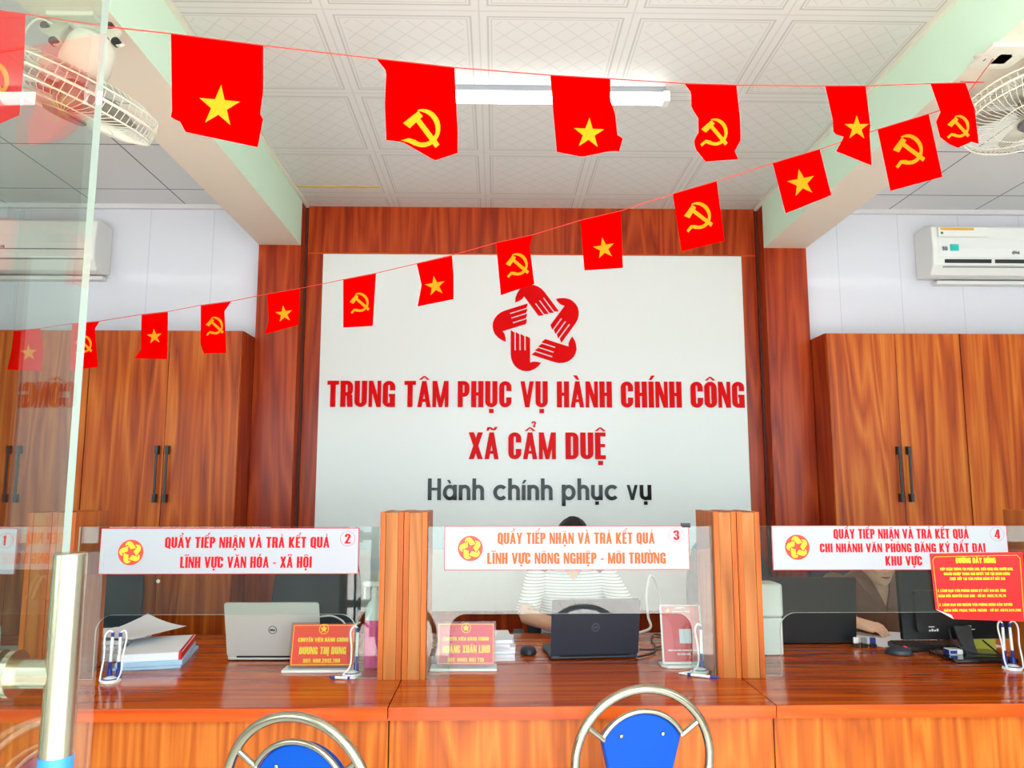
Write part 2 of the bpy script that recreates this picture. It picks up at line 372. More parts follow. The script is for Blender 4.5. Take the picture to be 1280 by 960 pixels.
# ================================================================ the room
CZ = 3.22; YB = 4.76; YF = .45
XL, XR = -4.2, 4.7
struct('floor', MB().box(XL, XR, YF, YB, -.05, 0), m_floor)
struct('pavement', MB().box(-9, 9, -12, YF, -.1, -.03), m_pave)
struct('ceiling', MB().box(-1.32, 1.78, YF, YB+.02, CZ, CZ+.02), m_ceil)
struct('ceiling_left', MB().box(XL, -1.3, YF, YB+.02, CZ+.021, CZ+.04).box(XL, -1.32, YF, YB, CZ, CZ+.02), m_ceil_side)
struct('ceiling_right', MB().box(1.78, XR, YF, YB, CZ, CZ+.02), m_ceil_side)
struct('wall_back', MB().box(-1.30, 1.80, YB, YB+.1, 0, CZ), m_wood_dark)
struct('wall_back_left', MB().box(XL, -1.30, YB, YB+.1, 0, CZ), m_pvc)
struct('wall_back_right', MB().box(1.80, XR, YB, YB+.1, 0, CZ), m_pvc)
struct('wall_left', MB().box(XL-.1, XL, YF, YB, 0, CZ), m_wall)
struct('wall_right', MB().box(XR, XR+.1, YF, YB, 0, CZ), m_wall)
f = MB(); f.box(-1.05, 1.55, YF-.15, YF, 2.75, CZ)
for a, b, c, d_ in ((XL, -3.9, -1.5, -1.05), (1.55, 2.0, 4.4, XR)):
    f.box(a, b, YF-.15, YF, 0, CZ); f.box(c, d_, YF-.15, YF, 0, CZ); f.box(b, c, YF-.15, YF, 0, 1.0); f.box(b, c, YF-.15, YF, 2.75, CZ)
struct('wall_front', f, m_wall)
for nm, a, b in (('fill_window_1', -3.9, -1.5), ('fill_window_2', 2.0, 4.4)):  # unseen windows, added to bring daylight into the side bays
    w_ = MB()
    for q in ((a, b, 1.0, 1.05), (a, b, 2.70, 2.75), (a, a+.05, 1.05, 2.7), (b-.05, b, 1.05, 2.7), ((a+b)/2-.025, (a+b)/2+.025, 1.05, 2.7)): w_.box(q[0], q[1], YF-.11, YF-.06, q[2], q[3])
    w_ = struct(nm, w_, m_grey); MB().box(a+.05, b-.05, YF-.088, YF-.082, 1.05, 2.7).obj('fill_window_pane', m_glass, w_)
for nm, x0, x1 in (('beam_left', -1.471, -1.214), ('beam_right', 1.678, 1.944)):
    b = MB(); b.add([(x0,YF,2.925),(x1,YF,2.925),(x1,4.64,2.925),(x0,4.64,2.925)], [(0,3,2,1)], 1)
    b.add([(x,y,z) for x in (x0, x1) for y in (YF, 4.64) for z in (2.925, CZ)], [(0,1,3,2), (4,6,7,5), (2,3,7,6), (0,4,5,1)], 0)
    struct(nm, b, [m_mint, m_cream_bounce])
for nm, x0, x1, s in (('column_left', -1.471, -1.214, 1), ('column_right', 1.678, 1.944, -1)):
    struct(nm, MB().box(x0, x1, 4.64, YB, 0, 2.925).box(x0+.001, x1-.001, 4.655, YB, 2.925, CZ), m_wood_dark)
    xi = x1 if s > 0 else x0
# thin joint strips of the wall panelling, and painted corner shade
t = MB(); t.box(-1.214, 1.678, YB-.004, YB, 2.906, 2.914); struct('trim_1', t, m_wood_band)
t = MB(); t.box(-1.214, -1.200, YB-.02, YB, 0, CZ).box(1.664, 1.678, YB-.02, YB, 0, CZ); struct('trim_2', t, mat('corner_shade_brown', '#4E160A', .5))  # dark strips that paint the shade in the column corners
t = MB()
for x0, x1 in ((XL, -1.471), (1.944, XR)): t.box(x0, x1, YB-.025, YB, CZ-.03, CZ)
struct('trim_3', t, mat('ceiling_trim', '#D9D6DA', .4))
t = MB(); t.box(-1.214, -1.195, .5, YB-.02, CZ-.018, CZ).box(1.66, 1.678, .5, YB-.02, CZ-.018, CZ); struct('trim_4', t, m_ivory)
t = MB(); t.box(-1.195, -.70, 4.42, 4.436, CZ-.003, CZ+.001); tp = struct('trim_5', t, mat('yellow_tape', '#D8B43A', .5))

# ---------------------------------------------------------------- sign board
sb = thing('sign_board', 'large white wall board with red hands emblem and red and black lettering', 'sign', (.23, 4.745, .70))
MB().box(-1.096, 1.566, 4.738, 4.759, .70, 2.90).obj('board_panel', m_board, sb, bevel=.002)
e = MB(); hands(e, .262, 2.424, .279, 4.738, .006); e.obj('emblem', m_red, sb)
text_words('word_lettering', m_red, sb, 'TRUNG TÂM PHỤC VỤ HÀNH CHÍNH CÔNG', -1.043, 1.549, 1.926, .163, 4.738, .008)
text_words('word_lettering', m_red, sb, 'XÃ CẨM DUỆ', -.167, .676, 1.606, .165, 4.738, .008)
text_words('small_lettering', m_black_ac, sb, 'Hành chính phục vụ', -.414, .952, 1.358, .131, 4.738, .008, True)
for c in sb.children:
    if c.name.startswith('small_lettering'): c['label'] = 'black mirror lettering'

# ---------------------------------------------------------------- cabinets
m_cab_edge = mat('cabinet_edge_band', '#C98A4A', .4)
def cabinet(x0, xm, x1, label):
    c = thing('cabinet', label, 'cabinet', ((x0+x1)/2, 4.6, 0), 'tall wooden cabinets along the back wall')
    MB().box(x0, x1, 4.44, 4.755, 0, 2.342).obj('body', m_wood_dark, c)
    for a, b, hx in ((x0+.002, xm-.0015, xm-.029), (xm+.0015, x1-.002, xm+.029)):
        d = MB().box(a, b, 4.42, 4.4385, .09, 2.338).obj('door', m_wood, c, bevel=.0012)
        h = MB(); h.box(hx-.006, hx+.006, 4.388, 4.398, 1.353, 1.671); h.box(hx-.009, hx+.009, 4.386, 4.42, 1.353, 1.40); h.box(hx-.009, hx+.009, 4.386, 4.42, 1.624, 1.671)
        h.obj('handle', m_black, d, bevel=.0015)
    return c
cabinet(-2.339, -1.889, -1.475, 'tall two-door wooden cabinet against the left side of the left column')
cabinet(-3.094, -2.717, -2.341, 'tall wooden cabinet at the left edge, seen through the glass door')
cabinet(1.948, 2.354, 2.741, 'tall two-door wooden cabinet beside the right column, both black handles in view')
cabinet(2.743, 3.13, 3.52, 'tall wooden cabinet at the right edge under the air conditioner')

# ---------------------------------------------------------------- tube lamps
m_tube = mat('tube_glow', '#FFFFFF', .4, emit=TUBE_POWER)
def tube_lamp(x, y, label):
    l = thing('tube_lamp', label, 'lamp', (x, y, CZ), 'fluorescent tube lamps on the ceiling')
    MB().box(x-.60, x+.60, y-.014, y+.014, CZ-.034, CZ).obj('batten', m_grey, l, bevel=.003)
    MB().loft([[(a, y+.031*c_, CZ-.056+.021*s_) for c_, s_ in ((-1,.9),(-1,0),(-.8,-.6),(-.4,-1),(.4,-1),(.8,-.6),(1,0),(1,.9))] for a in (x-.585, x+.585)]).obj('diffuser', m_tube, l, smooth='edge')
    for s in (-1, 1): MB().box(x+s*.6-.015, x+s*.6+.015, y-.031, y+.031, CZ-.077, CZ-.028).obj('end_cap', m_white, l, bevel=.003)
    return l
lamp = tube_lamp(.155, 3.235, 'lit white fluorescent tube lamp crossing the ceiling behind the upper flags')
for x, y in ((.2, 1.5), (-2.75, 3.2), (-2.75, 1.65), (3.1, 3.2), (3.1, 1.65)):
    c = copy_tree(lamp); c.location = (x, y, CZ)
    c['label'] = 'fluorescent tube lamp on the ceiling outside the picture, seen only mirrored in shiny walls'

# ---------------------------------------------------------------- counters, posts, glass, signs
def counter(x0, x1, label):
    c = thing('service_counter', label, 'counter', ((x0+x1)/2, 3.1, 0), 'wooden service counters in one row')
    MB().box(x0+.0015, x1-.0015, 2.537, 3.735, .720, .76).obj('countertop', [m_wood_top], c, bevel=.002)
    MB().box(x0+.0015, x1-.0015, 2.534, 2.5375, .7205, .7585).obj('edge_band', m_wood_band, c)
    MB().box(x0+.002, x1-.002, 2.565, 2.583, .0, .7205).obj('front_panel', m_wood_front, c, bevel=.001)
    for a in (x0+.003, x1-.021): MB().box(a, a+.018, 2.584, 3.6, 0, .7205).obj('side_panel', m_wood_front, c)
XS = [-2.90, -1.62, -.338, .893, 2.152, 3.4]
lab = ['wooden counter at the left edge behind the glass door', 'wooden counter under sign 2, carrying the silver laptop',
       'wooden counter in the middle under sign 3, carrying the dark laptop', 'wooden counter on the right under sign 4, carrying the monitor', None]
for i in range(4): counter(XS[i], XS[i+1], lab[i])
def post(x, label):
    p = thing('post', label, 'post', (x, 3.0, .76), 'wooden posts standing on the counters')
    for s in (-1, 1):
        a, b = sorted((x+s*.0012, x+s*.086))
        MB().box(a+.02, b-.02, 2.877, 3.13, .76, 1.352).obj('panel', m_wood_post, p, bevel=.0008)
        MB().box(a, a+.0192, 2.875, 3.13, .76, 1.354).obj('edge_strip', m_wood_edge, p, bevel=.0008)
        MB().box(b-.0192, b, 2.875, 3.13, .76, 1.354).obj('edge_strip', m_wood_edge, p, bevel=.0008)
PX = [-1.618, -.338, .893, 2.152]
pl = ['wooden post left of sign 2, partly behind the steel door handle', 'wooden post between sign 2 and sign 3',
      'wooden post between sign 3 and sign 4', 'wooden post at the right edge behind the red notice']
for x, l in zip(PX, pl): post(x, l)
def cutout(x0, x1, zt=1.300, zc=.985, foot=.082, r=.06):
    o = [(x0, .7605), (x0+foot, .7605), (x0+foot, zc-r)]
    o += [(x0+foot+r-r*math.cos(a), zc-r+r*math.sin(a)) for a in (i*PI/16 for i in range(1, 9))]
    o += [(x1-foot-r+r*math.sin(a), zc-r+r*math.cos(a)) for a in (i*PI/16 for i in range(0, 9))]
    return o+[(x1-foot, .7605), (x1, .7605), (x1, zt), (x0, zt)]
m_screw = mat('screw_steel', '#B8B4A8', .3, metal=1)
def pane(x0, x1, label, foot=.082):
    return tag(MB().prism(cutout(x0, x1, foot=foot), 2.900, 2.908, 1).obj('glass_partition', [m_glass, m_gedge]), label, 'glass screen', 'glass screens between the posts')
pane(-2.85, -1.706, 'clear glass screen left of the first post, behind the glass door')
g2 = pane(-1.53, -.426, 'clear glass screen carrying sign 2')
MB().cyl((-1.232, 2.8985, 1.105), (-1.232, 2.900, 1.105), .007, n=12).obj('screw', m_screw, g2)
g3 = pane(-.25, .805, 'clear glass screen carrying sign 3')
MB().box(.694, .726, 2.896, 2.912, 1.296, 1.312).obj('clip', m_black, g3)
pane(.981, 2.064, 'clear glass screen carrying sign 4', .068)

def hanging_sign(x0, x1, z0, z1, num, lines, ink, label, seal=True, rot=0., numx=None):
    s = thing('counter_sign', label, 'sign', ((x0+x1)/2, 2.8985, z0), 'paper signs stuck on the glass screens')
    p = MB(); p.box(x0, x1, 2.8965, 2.8995, z0, z1).obj('sign_panel', m_banner, s)
    w = .0022; b = MB()
    for q in ((x0, x1, z0, z0+w), (x0, x1, z1-w, z1), (x0, x0+w, z0+w, z1-w), (x1-w, x1, z0+w, z1-w)): b.box(q[0], q[1], 2.8960, 2.8964, q[2], q[3])
    b.obj('border_line', m_ink_red, s)
    if seal:
        cx, cz, R = seal
        d = MB().prism([(cx+R*math.cos(i*PI/20), cz+R*math.sin(i*PI/20)) for i in range(40)], 2.8958, 2.8964).obj('seal_disc', m_seal, s)
        h = MB(); hands(h, cx, cz, R*.86, 2.8958, .0006); h.obj('seal_hands', m_yellow, d)
        h = MB(); h.prism(star_pts(cx, cz, R*.42, .4), 2.8953, 2.8958).obj('seal_star', m_seal, d)
    if lines:
        m = MB()
        for tx, a, b_, z, cap in lines: text(m, tx, a, b_, z, cap, 2.8964)
        m.obj('lettering', ink, s)
    n = MB(); nx, nz, nh = num[1]; text(n, num[0], nx-nh*.3, nx+nh*.3 if num[0] != '1' else nx, nz, nh, 2.8964); n.obj('number', m_ink_red, s)
    ring = MB(); c = [(nx+.75*nh*math.cos(i*PI/16), 2.8962, nz+nh/2+.75*nh*math.sin(i*PI/16)) for i in range(32)]
    ring.tube(c, .0005, 4, True).obj('number_ring', m_ink_red, s)
    r = s
    return s
def L(px0, px1, py0, py1, tx):           # a line of lettering read off at the sign's own depth
    a, b = at(px0, py1, 2.897), at(px1, py0, 2.897); return (tx, a.x, b.x, a.z, b.z-a.z)
def cc(px, py, r): p = at(px, py, 2.897); return (p.x, p.z, r)
p = at(435, 686, 2.897)
hanging_sign(-1.449, -.505, 1.130, 1.296, ('2', (at(434.5, 680, 2.897).x, at(434, 679.5, 2.897).z, .036)),
    [L(206, 412, 671, 685, 'QUẦY TIẾP NHẬN VÀ TRẢ KẾT QUẢ'), L(225, 390, 695.5, 710, 'LĨNH VỰC VĂN HÓA - XÃ HỘI')], m_ink_red,
    'white paper sign with red lettering and number 2 on the glass', cc(163.5, 690.5, .046))
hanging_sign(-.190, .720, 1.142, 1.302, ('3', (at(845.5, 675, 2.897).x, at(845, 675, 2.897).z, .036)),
    [L(622, 818, 665.5, 680, 'QUẦY TIẾP NHẬN VÀ TRẢ KẾT QUẢ'), L(609, 832, 690.5, 705, 'LĨNH VỰC NÔNG NGHIỆP - MÔI TRƯỜNG')], m_ink_red_glare,
    'white paper sign with glare-tinted orange-red lettering and number 3 on the glass', cc(588, 685.5, .046))
hanging_sign(1.030, 1.922, 1.139, 1.303, ('4', (at(1246, 665, 2.897).x, at(1246, 673.5, 2.897).z, .035)),
    [L(1042, 1210, 661, 673.5, 'QUẦY TIẾP NHẬN VÀ TRẢ KẾT QUẢ'), L(1025, 1231, 679, 690.5, 'CHI NHÁNH VĂN PHÒNG ĐĂNG KÝ ĐẤT ĐAI'), L(1107, 1152, 695, 707, 'KHU VỰC')], m_ink_red,
    'white paper sign with three red lines and number 4 on the glass', cc(996.5, 684, .046))
hanging_sign(-2.72, at(20, 690, 2.897).x, 1.130, 1.296, ('1', (at(7, 682, 2.897).x, at(5, 682, 2.897).z, .036)), None, m_ink_red,
    'white paper sign with number 1, seen through the glass door', None)

# ---------------------------------------------------------------- air conditioners
def ac(x0, x1, label, vents):
    a = thing('air_conditioner', label, 'air conditioner', ((x0+x1)/2, 4.65, 2.74), 'white wall air conditioners')
    prof = [(4.757, 2.755), (4.757, 3.062), (4.62, 3.066), (4.562, 3.045), (4.548, 2.90), (4.556, 2.80), (4.60, 2.745), (4.66, 2.738)]
    m = MB(); m.loft([[(x, y, z) for y, z in prof] for x in (x0, x1)])
    m.obj('body', m_white, a, bevel=.01, seg=3)
    MB().loft([[(x, y, z) for y, z in ((4.60, 3.058), (4.566, 3.040), (4.5445, 2.90), (4.549, 2.842), (4.56, 2.842), (4.58, 3.03))] for x in (x0+.035, x1-.035)]).obj('front_panel', mat('air_conditioner_panel', '#E6E8E6', .25), a, bevel=.004)
    if vents:
        n = 2
        for v0, v1 in ((x0+.07, x0+.36), (x0+.385, x0+.62), (x0+.645, x1-.06)):
            MB().loft([[(x, y, z) for y, z in ((4.546, 2.832), (4.551, 2.810), (4.58, 2.81), (4.58, 2.832))] for x in (v0, v1)]).obj('air_slot', m_black, a)
        f = MB(); f.box(x0+.055, x1-.05, 4.5445, 4.556, 2.782, 2.786); f.obj('louver_gap', m_grey, a)
        k = MB(); k.box(x0+.035, x0+.35, 4.541, 4.545, 2.975, 3.035); k.mi = 1
        k.box(x0+.05, x0+.26, 4.5395, 4.541, 3.015, 3.032); k.mi = 2; k.box(x0+.05, x0+.065, 4.5395, 4.541, 2.99, 3.005)
        k.M = None; k.obj('rating_label', [m_white, mat('label_gold', '#D8A848', .5), mat('label_green', '#0F7F6C', .5)], a)
        k = MB(); k.box(x0+.105, x0+.155, 4.5385, 4.546, 2.885, 2.925); k.obj('teal_sticker', mat('sticker_teal', '#12BDB4', .5), a)
        k = MB(); text(k, '10', x0+.05, x0+.085, 2.885, .026, 4.5415, .003); k.obj('warranty_mark', m_grey, a)
        lx = x0+.50
    else: lx = -3.0
    k = MB(); k.cyl((lx, 4.536, 2.875), (lx, 4.546, 2.875), .010, n=14); text(k, 'LG', lx+.015, lx+.036, 2.867, .016, 4.5455, .004); k.obj('maker_mark', m_grey, a)
    if not vents:
        k = MB()
        for z in (2.86, 2.80): k.box(x0+.05, x1-.06, 4.538, 4.558, z, z+.003)
        k.obj('flap_gap', m_grey, a)
    MB().box(x0+.1, x1-.02, 4.70, 4.757, 2.715, 2.737).obj('drain_cover', m_white, a)
    return a
ac(2.70, 3.56, 'white wall air conditioner above the right cabinets, gold label and black slots', True)
ac(-3.25, -2.43, 'white wall air conditioner at the left edge, behind the glass door', False)
# ================================================================ glass door with handle
PH = math.radians(1.15); DX = -.78
door_dir = Vector((math.sin(PH), math.cos(PH), 0)); door_n = Vector((math.cos(PH), -math.sin(PH), 0))
def dpt(y, off, z): return Vector((DX, 1.28, z))+door_dir*(y-1.28)+door_n*off
d = thing('glass_door', 'open frameless glass door leaf at the left edge with steel bar handle', 'door', dpt(.95, 0, 0))
p = MB(); y0, y1 = .46, 1.432
vs = [dpt(y, o, z) for y in (y0, y1) for o in (-.007, .007) for z in (.01, 2.62)]
p.add(vs, [(0,1,5,4), (2,6,7,3)], 0); p.add(vs, [(4,5,7,6), (0,2,3,1), (1,3,7,5), (0,4,6,2)], 1)
p.obj('door_glass', [m_glass_door, mat('door_edge_glass', '#B9BDB6', .5, spec=.2)], d)
for z0, z1 in ((.01, .09), (2.53, 2.62)):
    q = MB(); vs = [dpt(y, o, z) for y in (y0, y0+.17) for o in (-.016, .016) for z in (z0, z1)]
    q.add(vs, [(0,1,3,2), (4,6,7,5), (0,2,6,4), (1,5,7,3), (0,4,5,1), (2,3,7,6)]).obj('patch_fitting', m_steel, d, bevel=.003)
hb = None
for sgn in (1, -1):
    o = .088*sgn
    h = MB(); c0, c1 = dpt(1.292, o, 1.348), dpt(1.292, o, .60)
    h.tube([c0-Vector((0,0,.0)), c1], .025, 24)
    hb = h.obj('handle_bar', m_steel, d, smooth='edge', bevel=.003)
    for z in (1.158, .78):
        MB().tube([dpt(1.292, .007*sgn, z), dpt(1.292, o, z)], .0225, 20).obj('standoff', m_steel, hb, smooth='edge')
        MB().tube([dpt(1.292, .0061*sgn, z), dpt(1.292, .016*sgn, z)], .037, 24).obj('rosette', m_steel, hb, smooth='edge')
    if sgn == 1:
        MB().tube([dpt(1.292, o, 1.035), dpt(1.292, o, .97)], .0256, 24).obj('blue_tape', mat('tape_blue', '#2E7FD8', .5), hb, smooth='edge')['label'] = 'blue tape wrapped around the handle'
        fl = MB(); a, b = dpt(1.292, o+.024, 0), dpt(1.30, o+.05, 0)
        fl.add([(a.x,a.y,.62),(b.x,b.y,.62),(b.x,b.y,1.348),(a.x,a.y,1.348),(a.x,a.y+.001,.62),(b.x,b.y+.001,.62),(b.x,b.y+.001,1.348),(a.x,a.y+.001,1.348)], [(0,1,2,3),(7,6,5,4),(0,4,5,1),(1,5,6,2),(2,6,7,3),(3,7,4,0)])
        fl.obj('protective_film', m_acry, hb)['label'] = 'clear film peeling off the handle'

# ================================================================ chairs in front
def chair():
    c = thing('chair', '', 'chair', (0, 0, 0), 'steel ring-back chairs in front of the counters')
    zc, R = .707, .193
    tl = -.10                                     # the back leans towards the sitter's rear
    def bk(x, z, off=0.): return Vector((x, (z-.45)*tl+off, z))
    MB().tube([bk(R*math.sin(a), zc+R*math.cos(a)) for a in (2*PI*i/56 for i in range(56))], .0125, 14, True).obj('back_ring', m_chrome, c, smooth=True)
    rp = .128; o = [bk(rp*math.sin(a)*1.0, zc+rp*math.cos(a)-.005, .012) for a in (math.radians(x) for x in range(-62, 63, 4))]
    o += [bk(.085, zc-.06, .012), bk(.07, zc-.13, .012), bk(-.07, zc-.13, .012), bk(-.085, zc-.06, .012)]
    pb = MB(); n = len(o); th = Vector((0, .035, 0)); pb.add(o+[q+th for q in o], [list(range(n)), list(range(2*n-1, n-1, -1))]+[(i, n+i, n+(i+1) % n, (i+1) % n) for i in range(n)])
    pad = pb.obj('backrest', m_blue_vinyl, c, smooth='edge', bevel=.004)
    for x, z in ((-.06, zc+.065), (.06, zc+.065)):
        q = bk(x, z, .010); MB().ball(q, .006, .004, .006).obj('bolt', m_chrome, pad, smooth=True)
    MB().tube([bk(.131*math.sin(a), zc+.131*math.cos(a), .006) for a in (math.radians(x) for x in range(-62, 63, 4))], .0075, 10).obj('back_arc', m_chrome, c, smooth=True)
    for s in (-1, 1):
        a = math.radians(58); a2 = math.radians(55)
        MB().tube([bk(s*R*math.sin(a), zc+R*math.cos(a)), bk(s*.126*math.sin(a2+.12), zc+.126*math.cos(a2+.12), .006)], .0078, 10).obj('strut', m_chrome, c, smooth='edge')
    st = [(.172*math.sin(2*PI*i/32), .14+.172*math.cos(2*PI*i/32)) for i in range(32)]
    MB().slab(st, .43, .475).obj('seat', m_blue_vinyl, c, smooth='edge', bevel=.012, seg=3)
    for s in (-1, 1):
        x = s*.175
        MB().tube([(x, .30, .012), (x, .18, .33), (x, .03, .46), (s*.16, -.012, .60)], .0125, 10).obj('leg', m_chrome, c, smooth='edge')
        MB().tube([(x-.026*s, -.10, .012), (x-.026*s, .27, .425)], .0125, 10).obj('leg', m_chrome, c, smooth='edge')
    return c
ch = chair()
ch.location = (-.472, 2.0, 0); ch.rotation_euler.z = math.radians(-16); ch['label'] = 'blue ring-back chair in front of the silver laptop, left of the two'
c2 = copy_tree(ch); c2.location = (.402, 2.236, 0); c2.rotation_euler.z = math.radians(9); c2['label'] = 'blue ring-back chair in front of the dark laptop, right of the two'
c2.location.z = 0

# ================================================================ flags on two strings
def inv_depth(px, a, b): (p0, y0), (p1, y1) = a, b; return 1/((1/y0)+(1/y1-1/y0)*(px-p0)/(p1-p0))
UPP = ((270, 1.58), (1193, 2.28)); LOW = ((1140, 2.42), (32, 3.8))
def along(poly, t):
    if len(poly) == 1: return poly[0]
    d = [0]
    for a, b in zip(poly, poly[1:]): d.append(d[-1]+math.hypot(b[0]-a[0], b[1]-a[1]))
    t *= d[-1]
    for i in range(len(poly)-1):
        if t <= d[i+1]+1e-9:
            k = (t-d[i])/(d[i+1]-d[i]); return (poly[i][0]+(poly[i+1][0]-poly[i][0])*k, poly[i][1]+(poly[i+1][1]-poly[i][1])*k)
    return poly[-1]
def hammer():
    q = []
    for i in range(16):
        def pt(k, inner):
            a = math.radians(112-k*(112+118)/16); w = .02+.27*math.sin(PI*min(1, (k+.3)/12.0))**.7 if k < 10 else .24
            r = 1.0-(w if inner else 0); return (.06+.92*r*math.cos(a), r*math.sin(a))
        q.append([pt(i, 0), pt(i+1, 0), pt(i+1, 1), pt(i, 1)])
    q.append([(-.40, -.90), (-.30, -.62), (-.86, -.98), (-1.0, -.80), (-.80, -.62)])
    q[-1] = [(-.28, -.95), (-.22, -.66), (-.62, -.58), (-1.02, -.92), (-.90, -1.08), (-.58, -.82)]
    for i in range(5):
        a, b = i/5, (i+1)/5; q.append([(-.42+1.22*a, .42-1.40*a), (-.22+1.22*a, .60-1.38*a), (-.22+1.22*b, .60-1.38*b), (-.42+1.22*b, .42-1.40*b)])
    for i in range(3):
        a, b = i/3, (i+1)/3; q.append([(-.98+.74*a, .18+.68*a), (-.62+.64*a, -.06+.68*a), (-.62+.64*b, -.06+.68*b), (-.98+.74*b, .18+.68*b)])
    return q
def flag(kind, left, right, span, emb, label, bottom=None, wave=.010, seed=0):
    (ex, ey, er) = emb; NS, NTT = 16, 18; rnd = random.Random(seed); ph = rnd.uniform(0, 6)
    pl, pr = left[0], right[0]
    YL, YR = inv_depth(pl[0], *span), inv_depth(pr[0], *span)
    def P(s, t, off=0.):
        a, b = along(left, t), along(right, t); x, y = a[0]+(b[0]-a[0])*s, a[1]+(b[1]-a[1])*s
        if bottom:
            sag = 0.
            for (sx, sy) in bottom: sag += sy*max(0, 1-abs(s-sx)/.45)
            y += sag*t**3
        Y = YL+(YR-YL)*s+wave*t*math.sin(2*PI*(1.15*s+.55*t)+ph)+wave*.5*t*math.sin(2*PI*(.6*s-1.3*t)+2*ph)-.004
        return at(x, y, Y-off)
    cx = P(.5, 0)
    f = thing('flag', label, 'flag', P(.5, 0), 'small red flags hanging on two strings')
    m = MB(); g = [[P(i/NS, j/NTT) for i in range(NS+1)] for j in range(NTT+1)]; back = [[P(i/NS, j/NTT, -.0012) for i in range(NS+1)] for j in range(NTT+1)]
    n1 = NS+1; vs = [p for r in g for p in r]+[p for r in back for p in r]; o = n1*(NTT+1); fs = []
    for j in range(NTT):
        for i in range(NS):
            a, b, c_, d_ = j*n1+i, j*n1+i+1, (j+1)*n1+i+1, (j+1)*n1+i
            fs += [(a, d_, c_, b), (o+a, o+b, o+c_, o+d_)]
    ring = [i for i in range(n1)]+[j*n1+NS for j in range(1, NTT+1)]+[NTT*n1+i for i in range(NS-1, -1, -1)]+[j*n1 for j in range(NTT-1, 0, -1)]
    for a, b in zip(ring, ring[1:]+ring[:1]): fs.append((a, b, o+b, o+a))
    m.add(vs, fs); cl = m.obj('cloth', m_flag, f, smooth='edge')
    # the emblem lies on the cloth: find each point's place on it by its position in the weave
    def st(x, y):
        lo, hi = 0., 1.
        for _ in range(24):
            t = (lo+hi)/2; a, b = along(left, t), along(right, t); s = (x-a[0])/(b[0]-a[0]); yy = a[1]+(b[1]-a[1])*s
            if bottom:
                for (sx, sy) in bottom: yy += sy*max(0, 1-abs(s-sx)/.45)*t**3
            if yy < y: lo = t
            else: hi = t
        return s, t
    tilt = math.atan2(pr[1]-pl[1], pr[0]-pl[0])*.7; c, s_ = math.cos(tilt), math.sin(tilt)
    def loc(u, v, off): x, y = ex+er*(u*c+v*s_), ey+er*(u*s_-v*c); s, t = st(x, y); return P(min(.99, max(.01, s)), min(.985, t), off)
    k = MB()
    polys = []
    if kind == 'star':
        sp = star_pts(0, 0, 1.0)
        for i in range(10): polys.append([(0, 0), sp[i], ((sp[i][0]+sp[(i+1) % 10][0])/2, (sp[i][1]+sp[(i+1) % 10][1])/2), sp[(i+1) % 10]])
    else: polys = hammer()
    for off in (.0022, -.0034):
        for qi, q in enumerate(polys):
            e_ = qi*.00004*(1 if off > 0 else -1)
            k.add([loc(u, v, off+e_) for u, v in q]+[loc(u, v, off-.0004) for u, v in q], [list(range(len(q))), list(range(2*len(q)-1, len(q)-1, -1))]+[(i, (i+1) % len(q), len(q)+(i+1) % len(q), len(q)+i) for i in range(len(q))])
    k.obj('star' if kind == 'star' else 'hammer_and_sickle', m_star, f)
    return f
